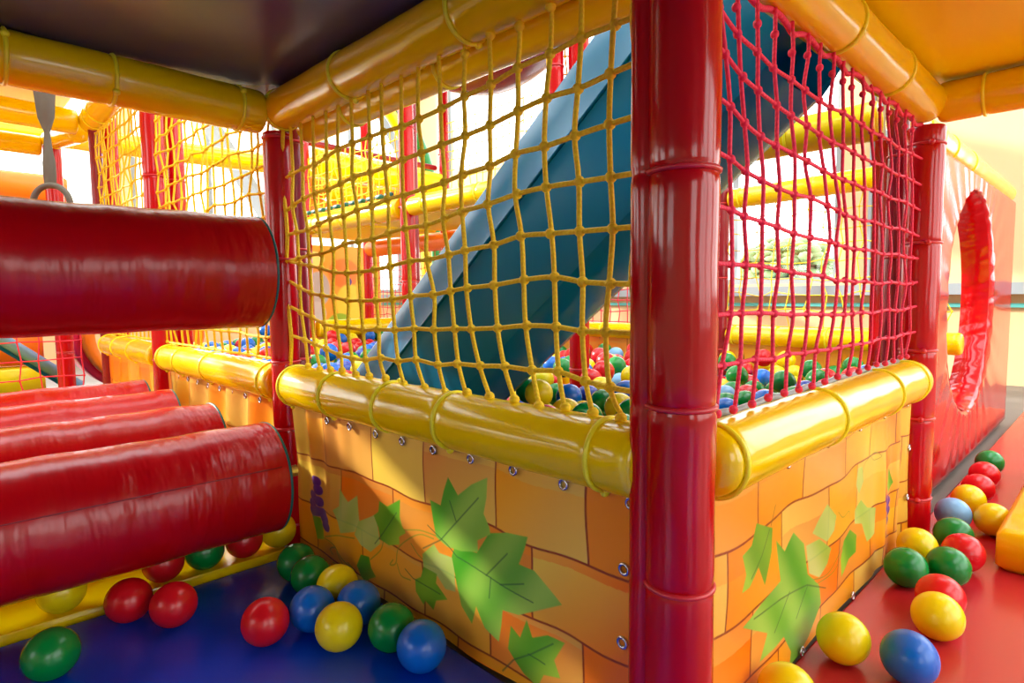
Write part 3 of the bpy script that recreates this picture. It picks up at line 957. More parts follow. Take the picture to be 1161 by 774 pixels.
brick_sheet('vinyl_panel', 'brick printed vinyl panel with pale vine leaves under the right yellow rail', (0, 0.333, 0), (1, 0, 0), (0.628, 1.545), 0.33, 780, 290,
            ROW_R, JT_R, 5, (0, -1, 0), fold_right, (LEAF_R, VEIN_R, TEND_R, GRAPE_R, (0.013, 0.0105), 0.0011),
            grommets=[(.70, .312), (.86, .312), (1.02, .312), (1.18, .312), (1.33, .312), (1.5, .312), (.93, .006), (1.17, .006), (1.53, .21), (1.53, .10)])


def fold_far(U, Vv):
    return 0.008 * np.sin(U * 42 + Vv * 5) * np.clip(Vv / 0.3, 0.2, 1)


JF = ([1.4, 1.55, 1.7, 1.86, 2.02, 2.2], [1.48, 1.62, 1.78, 1.94, 2.1])
brick_sheet('vinyl_panel', 'wavy orange brick panel of the left fence, nearer section behind the rollers', (0.577, 0, 0), (0, 1, 0), (1.35, 2.215), 0.325, 240, 90, ROW_L, JF, 8, (-1, 0, 0), fold_far,
            grommets=[(1.45 + .09 * i, .308) for i in range(8)])
brick_sheet('vinyl_panel', 'wavy pale brick panel of the left fence, farther section', (0.577, 0, 0), (0, 1, 0), (2.3, 3.09), 0.325, 200, 80, ROW_L,
            ([2.4, 2.56, 2.72, 2.9], [2.48, 2.64, 2.8, 3.0]), 9, (-1, 0, 0), fold_far)
brick_sheet('vinyl_panel', 'brick printed panel on the far side of the pit behind the red net', (2.61, 0, 0), (0, 1, 0), (0.47, 1.27), 0.34, 160, 70, ROW_L,
            ([.5, .65, .8, .95, 1.1, 1.2], [.58, .74, .9, 1.04, 1.16]), 12, (-1, 0, 0), None)
brick_sheet('vinyl_panel', 'brick printed panel on the far side of the pit behind the slide', (2.61, 0, 0), (0, 1, 0), (1.35, 2.26), 0.34, 160, 70, ROW_L,
            ([1.5, 1.66, 1.82, 2.0, 2.15], [1.42, 1.58, 1.74, 1.9, 2.08]), 13, (-1, 0, 0), None)
brick_sheet('vinyl_panel', 'brick printed panel at the back left of the pit', (0, 3.31, 0), (1, 0, 0), (1.645, 2.56), 0.33, 160, 70, ROW_L,
            ([1.7, 1.86, 2.02, 2.2, 2.4], [1.78, 1.94, 2.1, 2.3]), 14, (0, -1, 0), None)


# ================================================================ NETS
def net_from_nodes(name, label, cols, rows_i, mk, r, mat, topz=None, border=True, seed=0, ends=None):
    """cols: list of node lists top to bottom, aligned from the bottom row"""
    mb = MB()
    rg = np.random.default_rng(seed)
    for c in cols:
        pts = [(a, z) for a, z in c]
        if topz:
            pts = [(pts[0][0], topz)] + pts
        P = np.array([mk(a, z, rg.normal() * 0.0015) for a, z in pts])
        mb.tube(catmull(P, 4), r, 7)
    m = max(len(c) for c in cols)
    for k in range(1, m):
        pts = []
        for c in cols:
            if k < len(c):
                pts.append(c[len(c) - 1 - k])
        if len(pts) > 1 and np.mean([q[1] for q in pts]) < 0.868:
            if ends:
                e0, e1 = ends
                z0, z1 = pts[0][1], pts[-1][1]
                pts = [(e0, z0 + (z0 - pts[1][1]) * 0.6)] + pts + [(e1, z1 + (z1 - pts[-2][1]))]
            P = np.array([mk(a, z, 0) for a, z in pts])
            mb.tube(catmull(P, 4), r, 7)
    P0 = np.asarray(mk(cols[0][-1][0], cols[0][-1][1], 0))
    rt = empty(name, P0, label, 'net')
    for c in cols:
        for a, z in c[:-1]:
            mb.sphere(mk(a, z, 0), r * 2.1, 8, 6)
        mb.sphere(mk(c[-1][0], c[-1][1] + 0.002, 0), r * 2.2, 8, 6)
    child(mb.build('mesh_rope', mat, None, origin=P0), rt)
    return rt, P0


# front yellow net: measured columns plus the rest up to the far post
colsL = [list(c) for c in NET_L]
base = colsL[-1]
step = 0.0535
for j in range(1, 6):
    k = j / 5.0
    cc = []
    for i, (a, z) in enumerate(base):
        sag = 0.006 * math.sin(j * 1.7 + i * 2.1)
        pull = 0.012 * math.sin(i * 1.3 + 0.5) * k
        cc.append((a + j * step * 0.92 + sag * 0.4 + pull * 0.4, z + (0.028 * k * k if 0 < i < len(base) - 1 and i > 3 else 0.0) + sag * 0.4 - 0.004 * j * (1 if i < 4 else 0)))
    colsL.append(cc)
net, P0 = net_from_nodes('climbing_net', 'front yellow rope net between the beam and the fat yellow rail', colsL, None, lambda a, z, d: (0.58 + d, a, z), 0.0034, 'rope_y', 0.912, ends=(0.386, 1.278), seed=3)
bz = np.array([(0.578 + 0.002 * math.sin(i), 0.392 + 0.0035 * math.sin(i * 1.9), 0.40 + 0.5 * i / 12) for i in range(13)])
child(MB().tube(catmull(bz, 3), 0.0045, 7).build('border_rope', 'rope_y', None, origin=P0), net)
bz = np.array([(0.576, 1.283 - 0.008 * math.sin(i * 1.5), 0.405 + 0.5 * i / 9) for i in range(10)])
child(MB().tube(catmull(bz, 3), 0.0042, 7).build('border_rope', 'rope_y', None, origin=P0), net)
# red net
colsR = [list(c) for c in NET_R]
colsR[0] = colsR[0] + [(0.652, 0.41)]
for i in (0,):
    colsR[i] = [(colsR[i][0][0] - 0.002, colsR[i][0][1])] + colsR[i][1:]
baseR = colsR[-1]
for j in range(1, 8):
    colsR.append([(a + j * 0.0535 + 0.003 * math.sin(i * 2.3 + j * 1.1), z + 0.002 * math.sin(i + j * 1.9)) for i, (a, z) in enumerate(baseR)])
netR, P1 = net_from_nodes('climbing_net', 'red rope net between the right beam and rail, before the slide underside', colsR, None, lambda a, z, d: (a, 0.33 + d, z), 0.0026, 'rope_r', 0.905, ends=(0.626, 1.556), seed=5)
zz = []
for i in range(0, 40):
    t = i / 39
    zz.append((0.64 + 0.93 * t, 0.334, 0.893 + 0.012 * abs(math.sin(t * 27))))
child(MB().tube(catmull(np.array(zz), 3), 0.004, 7).build('border_rope', 'rope_r', None, origin=P1), netR)
child(MB().tube(np.array([(0.64 + 0.93 * i / 20, 0.345, 0.404 + 0.002 * math.sin(i * 2)) for i in range(21)]), 0.005, 7).build('lacing_cord', 'frame', None, origin=P1), netR)


def lattice_net(label, org, du, L, z0, z1, sp, r, mat, seed, group=None, jit=0.006, sagw=0.0):
    rg = np.random.default_rng(seed)
    org = np.asarray(org, float)
    du = np.asarray(du, float)
    nrm = np.array([-du[1], du[0], 0])
    nu = max(2, int(L / sp) + 1)
    nv = max(2, int((z1 - z0) / sp) + 1)
    us = np.linspace(0, L, nu)
    vs = np.linspace(z0, z1, nv)
    J = rg.normal(0, jit, (nu, nv, 3)) * np.array([1, 0.6, 0.6])
    J[:, 0] *= 0.2
    J[:, -1] *= 0.2
    G = org + us[:, None, None] * du + np.array([0, 0, 1.0]) * vs[None, :, None]
    G = G + J[..., :1] * du + J[..., 1:2] * np.array([0, 0, 1.0]) + J[..., 2:] * nrm
    G[..., 2] -= sagw * np.sin(np.linspace(0, PI, nu))[:, None]
    mb = MB()
    for i in range(nu):
        mb.tube(G[i], r, 5)
    for j in range(nv):
        mb.tube(G[:, j], r, 5)
    rt = empty('climbing_net', org, label, 'net', group)
    for i in range(nu):
        for j in range(nv):
            mb.sphere(G[i, j], r * 1.8, 6, 4)
    child(mb.build('mesh_rope', mat, None, origin=org), rt)
    return rt


Y1 = (0, 1, 0)
X1 = (1, 0, 0)
lattice_net('yellow net above the left fence just behind the big red roller', (0.58, 1.36, 0), Y1, 0.86, 0.41, 1.28, 0.054, 0.0032, 'rope_y', 21)
lattice_net('yellow net above the far section of the left fence', (0.58, 2.33, 0), Y1, 0.76, 0.41, 1.25, 0.054, 0.0032, 'rope_y', 22)
lattice_net('thin yellow net before the window, behind the red net', (2.6, 0.47, 0), Y1, 0.8, 0.41, 0.94, 0.066, 0.0022, 'rope_y', 23, jit=0.01)
lattice_net('red net on the far side of the pit beside the thick corner post', (2.6, 1.36, 0), Y1, 0.9, 0.41, 0.92, 0.055, 0.0026, 'rope_r', 24)
lattice_net('red net before the white back windows, left of the slide', (2.6, 2.36, 0), Y1, 1.9, 0.3, 0.87, 0.055, 0.0026, 'rope_r', 25)
lattice_net('yellow railing net on the back edge of the upper deck', (1.66, 3.3, 0), X1, 0.9, 1.02, 1.27, 0.05, 0.003, 'rope_y', 26)
lattice_net('yellow railing net on the front edge of the upper deck over the green dashes', (1.61, 2.34, 0), Y1, 0.92, 1.01, 1.32, 0.05, 0.003, 'rope_y', 27)
lattice_net('tall yellow net on the far side of the upper deck', (2.6, 2.36, 0), Y1, 0.92, 1.02, 1.7, 0.06, 0.0026, 'rope_y', 28)
lattice_net('red net at far left below the big red roller', (-0.5, 3.2, 0), X1, 1.0, 0.0, 0.9, 0.07, 0.0028, 'rope_r', 29)
lattice_net('yellow net over the slim post beside the slide top', (1.545, 1.40, 0), (0.85, -0.53, 0), 0.11, 1.0, 2.2, 0.055, 0.003, 'rope_y', 30)

# ================================================================ BLUE SLIDE
SEC = [(.936, .125), (.930, .118), (.921, .07), (.909, .016), (.903, .004), (.900, -.004), (.903, -.012), (.906, -.03), (.915, -.17), (.922, -.195), (.945, -.212), (.98, -.216),
       (1.08, -.216), (1.115, -.208), (1.18, -.17), (1.28, -.10), (1.345, -.02), (1.355, -.004), (1.352, .008), (1.33, .05), (1.305, .12), (1.297, .126), (1.287, .12),
       (1.262, .02), (1.22, -.07), (1.16, -.105), (1.10, -.105), (1.04, -.07), (1.0, .01), (.976, .12), (.966, .127)]
TH = math.radians(37.9)
sn, cs = math.sin(TH), math.cos(TH)
NS = 60
V = []
for i in range(NS):
    t = i / (NS - 1)
    for x, n in SEC:
        y0 = 0.385 - n * sn
        y = y0 + (1.78 - y0) * t
        V.append((x, y + n * sn, max(0.025, 0.33 + math.tan(TH) * (1.429 - y) + n * cs)))
k = len(SEC)
Fc = []
for i in range(NS - 1):
    for j in range(k):
        l = (j + 1) % k
        Fc.append((i * k + j, i * k + k + j, i * k + k + l, i * k + l))
rt = empty('slide', (1.12, 1.0, 0.0), 'big teal blue plastic slide running down into the ball pit behind the yellow net', 'slide')
so = MB().add(V, Fc).build('chute', 'slide', None, origin=(1.12, 1.0, 0.0))
so.data.set_sharp_from_angle(angle=math.radians(35))
child(so, rt)
e = [(0.899, 0.385 + (1.78 - 0.385) * i / 20, max(0.03, 0.332 + math.tan(TH) * (1.429 - (0.385 + (1.78 - 0.385) * i / 20)))) for i in range(19)]
child(MB().tube(e, 0.0035, 8).build('highlight_bead', 'slide', None, origin=(1.12, 1.0, 0.0)), rt)  # thin bead added along the ridge to form its highlight line

# ================================================================ ROLLERS
def roller(label, x0, x1, y, z, r, seed, piping='teal', seam=None, lump=0.012):
    root = empty('foam_roller', (x1, y, z), label, 'roller')
    org = (x1, y, z)
    child(pad_mesh((x1, y, z), (x0, y, z), r, [], seed, 72, 0.0, 0.0, 0.006, lump).build('cover', 'red_roll', None, origin=org), root)
    a = np.linspace(0, 2 * PI, 56, endpoint=False)
    ring = np.stack([np.full(56, x1 - 0.004), y + (r - 0.001) * np.cos(a), z + (r - 0.001) * np.sin(a)], 1)
    child(MB().tube(ring, 0.0026, 6, closed=True).build('piping', piping, None, origin=org), root)
    child(MB().tube([(x1 - 0.01, y, z), (x1 - 0.002, y + 0.004, z), (0.552, y + (0.1 if z > 0.5 else 0.0), z)], 0.012, 12).build('axle', 'steel', None, origin=org), root)
    if seam is not None:
        pts = np.array([(x1 - 0.02 - i * 0.04, y + (r + 0.0008) * math.cos(seam) * (1 + .002 * math.sin(i * 1.3)), z + (r + 0.0008) * math.sin(seam)) for i in range(36)])
        child(MB().tube(pts, 0.0012, 5).build('seam', 'red_dark', None, origin=org), root)
    return root


roller('big upper red roller crossing the left side under the overhead beam', -1.4, 0.477, 1.195, 0.60, 0.106, 61, 'teal')
roller('lowest front red roller over the yellow foam step', -1.4, 0.498, 1.222, 0.187, 0.110, 62, seam=2.75, lump=0.012)
roller('second low red roller from the front, wrinkled and sunlit', -1.4, 0.492, 1.53, 0.192, 0.109, 63, lump=0.018)
roller('third low red roller from the front', -1.4, 0.488, 1.84, 0.194, 0.108, 64, lump=0.018)
roller('rearmost low red roller', -1.4, 0.49, 2.13, 0.196, 0.106, 65, lump=0.02)

# ================================================================ ROUND HOLE PANEL
HC = np.array([2.45, 0.515])
HR = 0.352
X0, X1_, Z0, Z1_ = 1.667, 3.3, 0.004, 0.915
NT, NR = 720, 26
V = []
th = np.linspace(0, 2 * PI, NT, endpoint=False)
for i in range(NR):
    t = i / (NR - 1)
    for a in th:
        c, s = math.cos(a), math.sin(a)
        kx = ((X1_ - HC[0]) if c > 0 else (HC[0] - X0)) / max(abs(c), 1e-6)
        kz = ((Z1_ - HC[1]) if s > 0 else (HC[1] - Z0)) / max(abs(s), 1e-6)
        R1 = min(kx, kz)
        rho = HR + (R1 - HR) * t ** 1.3
        y = 0.362 + 0.02 * (1 - min(1, t * 5)) ** 2
        y += 0.0007 * math.sin(a * 46 + 2 * math.sin(a * 5)) * math.exp(-(rho - HR) / 0.09) * min(1, t * 8)
        y += 0.0012 * math.sin(a * 30) * math.exp(-(rho - HR) / 0.3) * min(1, t * 6)
        V.append((HC[0] + rho * c, y, HC[1] + rho * s))
Fc = []
for i in range(NR - 1):
    for j in range(NT):
        l = (j + 1) % NT
        Fc.append((i * NT + j, i * NT + NT + j, i * NT + NT + l, i * NT + l))
o0 = (NR - 1) * NT
V2 = [(x, 0.452, z) for x, y, z in V]
nb = len(V)
V += V2
Fc += [tuple(q + nb for q in reversed(f)) for f in Fc[:]]
for j in range(NT):
    l = (j + 1) % NT
    Fc.append((o0 + j, o0 + j + nb, o0 + l + nb, o0 + l))
root = empty('crawl_through_pad', (2.45, 0.40, 0.0), 'red padded wall panel with a round crawl hole', 'crawl panel')
child(MB().add(V, Fc).build('cover', 'red_pad', None, origin=(2.45, 0.40, 0.0)), root)
V = []
NW = 12
for i in range(NW):
    t = i / (NW - 1)
    for a in np.linspace(0, 2 * PI, 360, endpoint=False):
        w = 0.0007 * math.sin(a * 61 + 3 * math.sin(a * 7) + t * 2.5) * math.sin(PI * t) ** 0.6 + 0.0008 * math.sin(a * 33 + t * 5)
        rr = HR - 0.010 * math.sin(PI * t) + w
        V.append((HC[0] + rr * math.cos(a), 0.372 + 0.082 * t, HC[1] + rr * math.sin(a)))
Fc = []
for i in range(NW - 1):
    for j in range(360):
        l = (j + 1) % 360
        Fc.append((i * 360 + j, i * 360 + l, i * 360 + 360 + l, i * 360 + 360 + j))
child(MB().add(V, Fc).build('hole_rim', 'red_pad', None, origin=(2.45, 0.40, 0.0)), root)

# ================================================================ HANGING RING
root = empty('gym_ring', (0.255, 1.9, 0.79), 'wooden ring hanging on a twisted grey strap at far left', 'gym ring')
org = (0.255, 1.9, 0.79)
mb = MB()
prof = [(1.36, .034, 0.0), (1.06, .034, 0.1), (1.0, .026, .3), (.965, .008, 1.2), (.93, .012, 1.9), (.89, .02, 2.6), (.86, .02, 2.9), (.838, .018, 3.1)]
V = []
for z, w, a in prof:
    for sx in (-1, 1):
        for sy in (-1, 1):
            dx, dy = w * sx * 0.55, -w * sx * 0.53
            V.append((0.255 + dx + sy * 0.0015, 1.9 + dy + sy * 0.0015, z))
Fc = []
for i in range(len(prof) - 1):
    b = i * 4
    for p, q in ((0, 1), (1, 3), (3, 2), (2, 0)):
        Fc.append((b + p, b + q, b + 4 + q, b + 4 + p))
child(MB().add(V, Fc).build('strap', 'grey_strap', None, origin=org), root)
a = np.linspace(0, 2 * PI, 36, endpoint=False)
d = np.array([0.72, -0.70, 0])
ring = np.array(org) + 0.046 * (np.cos(a)[:, None] * d + np.sin(a)[:, None] * np.array([0, 0, 1.0]))
child(MB().tube(ring, 0.0075, 10, closed=True).build('ring', 'grey_strap', None, origin=org), root)

# ================================================================ BACKGROUND PROPS
tag(MB().tube(catmull([(1.75, 3.3, 2.7), (2.05, 3.05, 2.25), (2.38, 2.76, 2.0), (2.66, 2.58, 2.15), (2.8, 2.46, 2.55), (2.85, 2.42, 3.2)], 10), 0.27, 40).build('tube_slide', 'maroon_tube'),
    'maroon tube slide curving under the white roof, top centre', 'tube slide')
seam = catmull([(1.75, 3.3, 2.7), (2.05, 3.05, 2.25), (2.38, 2.76, 2.0), (2.66, 2.58, 2.15), (2.8, 2.46, 2.55), (2.85, 2.42, 3.2)], 10)
ts = bpy.data.objects['tube_slide']
for off in ((-0.13, -0.13, -0.20), (-0.17, -0.17, -0.125)):
    MB().tube(seam + np.array(off) * 1.02, 0.012, 8).build('seam_rib', 'red_dark', ts)
tag(MB().tube(catmull([(3.55, 5.3, 2.55), (3.85, 5.3, 2.15), (4.0, 5.3, 1.75), (4.05, 5.3, 1.4), (4.06, 5.3, 0.7), (4.06, 5.3, 0.0)], 8), 0.06, 14).build('foam_arch', 'green'),
    'small green padded arch far back before the pale struts', 'foam arch')
tag(MB().tube(catmull([(3.37, 5.3, 2.55), (3.67, 5.3, 2.15), (3.84, 5.3, 1.75), (3.9, 5.3, 1.4), (3.91, 5.3, 0.7), (3.91, 5.3, 0.0)], 8), 0.06, 14).build('foam_arch', 'yel_pad'),
    'small yellow padded arch just left of the green arch far back', 'foam arch')


def pillow_wall(label, lo, hi, nx, nz, mat, mats=None):
    root = empty('pillow_wall', ((lo[0] + hi[0]) / 2, (lo[1] + hi[1]) / 2, lo[2]), label, 'padded wall')
    org = root.location[:]
    dx, dz = (hi[0] - lo[0]) / nx, (hi[2] - lo[2]) / nz
    for i in range(nx):
        for j in range(nz):
            m = mats[(i + j) % len(mats)] if mats else mat
            child(MB().box((lo[0] + i * dx + .003, lo[1], lo[2] + j * dz + .003), (lo[0] + (i + 1) * dx - .003, hi[1], lo[2] + (j + 1) * dz - .003), 0.02).build('block', m, None, origin=org), root)
    return root


pillow_wall('stack of orange padded blocks behind the hanging ring', (-0.7, 4.3, 0.62), (0.66, 4.42, 1.26), 4, 4, 'orange')
pillow_wall('low yellow and orange padded wall at far left behind the rollers', (-0.7, 4.3, -0.02), (0.5, 4.42, 0.6), 3, 3, 'orange', ['orange', 'yel_pad', 'deck_yel'])
pillow_wall('orange padded wall on the upper deck behind the yellow railing', (1.66, 3.46, 1.02), (2.56, 3.54, 1.28), 5, 2, 'orange', ['orange', 'orange', 'yel_pad'])
deck((1.645, 3.34, 0.985), (2.56, 4.2, 1.02), 'deck_yel', 'rear yellow deck carrying the orange padded wall')
# green dashes along the deck edge (a row of short trims on one strip)
root = empty('edge_trim', (1.57, 2.8, 1.01), 'strip of green dashes along the edge of the upper deck', 'edge trim')
for i in range(11):
    MB().box((-0.02, -0.44 + i * 0.08, -0.008), (0.0, -0.39 + i * 0.08, 0.012), 0.004).build('dash', 'teal', root)
root = empty('crawl_tunnel', (0.92, 4.0, 0.1), 'magenta and orange round crawl tunnel at far left', 'crawl tunnel')
for nm, y0, y1, rr, m in (('tunnel_ring', 0.0, 0.22, 0.34, 'pink'), ('tunnel_ring', 0.22, 0.4, 0.33, 'purple'), ('tunnel_ring', -0.12, 0.0, 0.30, 'orange')):
    V, Fc = [], []
    n = 48
    pr = [(y0, rr - .05), (y0, rr - .01), (y0 + .01, rr), (y1 - .01, rr), (y1, rr - .01), (y1, rr - .05)]
    for yy, r_ in pr:
        for j in range(n):
            V.append((r_ * math.cos(2 * PI * j / n), yy, r_ * math.sin(2 * PI * j / n) + 0.26))
    for i in range(len(pr)):
        for j in range(n):
            i2, l = (i + 1) % len(pr), (j + 1) % n
            Fc.append((i * n + j, i * n + l, i2 * n + l, i2 * n + j))
    MB().add(V, Fc).build(nm, m, root)
root = empty('slide', (0.2, 3.86, 0.0), 'small light blue slide end seen under the big roller at far left', 'slide')
V = []
for x, z in ((-0.5, 0.86), (0.36, 0.10), (0.36, 0.06), (-0.5, 0.82)):
    V += [(x, -0.12, z), (x, 0.18, z)]
MB().add(V, [(0, 1, 3, 2), (2, 3, 5, 4), (4, 5, 7, 6), (6, 7, 1, 0), (0, 2, 4, 6), (1, 7, 5, 3)]).build('chute', 'slide', root, smooth=False)
for y in (-0.13, 0.19):
    MB().tube([(-0.5, y, 0.88), (0.37, y, 0.11)], 0.028, 10).build('side_rail', 'ball_l', root)
# printed orange panel with generic patches
nu, nv = 140, 160
U, W = np.meshgrid(np.linspace(2.1, 2.9, nu), np.linspace(0.0, 0.97, nv), indexing='ij')
PP = np.stack([U.ravel(), W.ravel()], 1)
Cc = np.tile(np.array(lin(250, 160, 40)), (len(PP), 1))
blobs = [((2.32, .62), (.1, .14), (186, 178, 170)), ((2.3, .42), (.08, .1), (200, 196, 190)), ((2.55, .75), (.14, .12), (246, 120, 20)), ((2.6, .5), (.13, .16), (244, 206, 50)),
         ((2.5, .32), (.12, .1), (150, 190, 40)), ((2.72, .62), (.06, .2), (240, 180, 30)), ((2.25, .12), (.08, .12), (226, 40, 30)), ((2.42, .12), (.07, .12), (240, 232, 220)), ((2.6, .68), (.02, .03), (90, 60, 130)),
         ((2.28, .86), (.1, .06), (250, 226, 120))]
for c, r_, col in blobs:
    d = np.linalg.norm((PP - np.array(c)) / np.array(r_), axis=1)
    a = np.clip((1 - d) * 8 + .5, 0, 1)[:, None]
    Cc = Cc * (1 - a) + np.array(lin(*col)) * a
Vf = np.stack([U.ravel(), np.full(U.size, 4.6), W.ravel()], 1)
Vb = Vf + np.array([0, 0.02, 0])
q = grid_quads(nu, nv)
o = fmesh('picture_panel', np.concatenate([Vf, Vb]), np.concatenate([q, q[:, ::-1] + len(Vf)]), 'print', None, np.concatenate([Cc, Cc]))
tag(o, 'orange and yellow picture panel far behind the pit at left', 'panel')

# ================================================================ BALLS
BR = 0.0365


def ball_mesh(key):
    prof = []
    m = 22
    for i in range(m + 1):
        t = PI * i / m
        prof.append((math.sin(t), math.cos(t)))
    n = 32
    V = [(0, 0, 1)]
    for s, c in prof[1:-1]:
        rr = 1.0 + (0.006 if abs(c) < 0.02 else 0.0)
        for j in range(n):
            a = 2 * PI * j / n
            V.append((s * rr * math.cos(a), s * rr * math.sin(a), c))
    V.append((0, 0, -1))
    k = m - 1
    Fc = [(0, 1 + j, 1 + (j + 1) % n) for j in range(n)]
    for i in range(k - 1):
        for j in range(n):
            a, b = 1 + i * n + j, 1 + i * n + (j + 1) % n
            Fc.append((a, a + n, b + n, b))
    L = 1 + k * n
    o = 1 + (k - 1) * n
    Fc += [(o + j, L, o + (j + 1) % n) for j in range(n)]
    me = bpy.data.meshes.new('ball')
    me.from_pydata((np.array(V) * BR).tolist(), [], Fc)
    me.materials.append(MT['ball_' + key])
    me.shade_smooth()
    return me


BM = {k: ball_mesh(k) for k in BALLC}
CN = {'r': 'red', 'g': 'green', 'b': 'blue', 'y': 'yellow', 'B': 'dark blue', 'l': 'light blue', 'p': 'pale pink'}


def ball(p, key, label, group=None, sc=1.0):
    o = bpy.data.objects.new('play_ball', BM[key])
    COL.objects.link(o)
    o.location = p
    o.rotation_euler = (random.uniform(0, 6), random.uniform(0, 6), random.uniform(0, 6))
    if sc != 1.0:
        o.scale = (sc,) * 3
    tag(o, label, 'ball', group)
    return o


def on_z(px, py, z):
    d = ray(px, py)
    return CAM + d * ((z - CAMZ) / d[2])


FG = [  # x, y, z, colour, label  (metres on the mats)
    (58, 741, 'g', 'green ball alone on the blue mat at the left edge'),
    (146, 680, 'r', 'left one of two red balls side by side before the yellow foam step'),
    (197, 685, 'r', 'right one of two red balls side by side before the yellow foam step'),
    (302, 704, 'r', 'red ball at the left end of the ball cluster by the vine panel'),
    (337, 638, 'g', 'dark green ball farthest back in the cluster by the vine panel'),
    (353, 652, 'g', 'green ball second farthest back in the cluster by the vine panel'),
    (381, 663, 'y', 'yellow ball half hidden behind the blue ball by the vine panel'),
    (353, 690, 'b', 'blue ball next to the red ball, touching the front yellow ball'),
    (406, 684, 'b', 'blue ball against the vine panel between a yellow and a green ball'),
    (385, 709, 'y', 'front yellow ball of the cluster on the blue mat'),
    (444, 711, 'g', 'green ball leaning on the vine panel beside the nearest blue ball'),
    (478, 732, 'b', 'blue ball nearest the camera at the foot of the vine panel'),
    (956, 723, 'y', 'yellow ball on the red mat touching the vine panel'),
    (1031, 745, 'b', 'big blue ball nearest the camera on the red mat'),
    (1063, 698, 'y', 'yellow ball on the red mat in front of a red ball'),
    (1066, 676, 'r', 'red ball on the red mat peeking out behind the yellow ball'),
    (1027, 643, 'g', 'bright green ball on the red mat below the far post'),
    (1040, 619, 'y', 'yellow ball between the far red post and the bright green ball'),
    (1075, 642, 'g', 'darker green ball right of the bright green ball'),
    (1092, 626, 'r', 'red ball behind the darker green ball on the red mat'),
    (1081, 606, 'g', 'green ball under the light blue ball by the hole panel'),
    (1086, 583, 'l', 'light blue ball lying by the hole panel'),
    (1098, 566, 'y', 'yellow ball just behind the light blue ball'),
    (1109, 553, 'r', 'red ball just behind the yellow ball by the hole panel'),
    (1116, 538, 'r', 'small far red ball last but one along the hole panel'),
    (1122, 524, 'g', 'far green ball last along the hole panel'),
    (1120, 588, 'y', 'yellow ball at the right edge beside the light blue ball'),
    (878, 779, 'y', 'yellow ball cut off by the lower edge beneath the pale vine leaves'),
]
placed = []
for px, py, k, lab in FG:
    p = on_z(px, py, BR)
    if p[0] < 0.577 and p[0] + BR > 0.562:
        p[0] = 0.562 - BR
    if px > 850 and p[1] + BR > 0.325:
        p[1] = 0.325 - BR
    placed.append([p, k, lab])
for it in range(40):
    for i in range(len(placed)):
        for j in range(i):
            d = placed[i][0] - placed[j][0]
            d[2] = 0
            L = np.linalg.norm(d)
            if L < 2 * BR * 1.005:
                s = d / max(L, 1e-6) * (2 * BR * 1.005 - L) * 0.5
                placed[i][0] += s
                placed[j][0] -= s
    for q in placed:
        if q[0][1] > 0.34 and q[0][0] < 0.6:
            q[0][0] = min(q[0][0], 0.564 - BR)
        elif q[0][0] > 0.6:
            q[0][1] = min(q[0][1], 0.327 - BR)
for p, k, lab in placed:
    ball(p, k, lab)
STEP = [(70, 664, 'y', 'yellow ball under the lowest roller at the left end of the foam step'),
        (186, 641, 'r', 'red ball under the lowest roller above the pair of red balls'),
        (233, 628, 'g', 'green ball tucked under the lowest roller on the foam step'),
        (278, 619, 'r', 'red ball almost hidden under the lowest roller next to the green one'),
        (317, 610, 'y', 'yellow ball under the right end of the lowest roller')]
for px, py, k, lab in STEP:
    p = on_z(px, py, 0.012 + BR)
    p = np.array([p[0] * 1.27 / p[1], 1.274, 0.012 + BR])
    ball(p, k, lab)

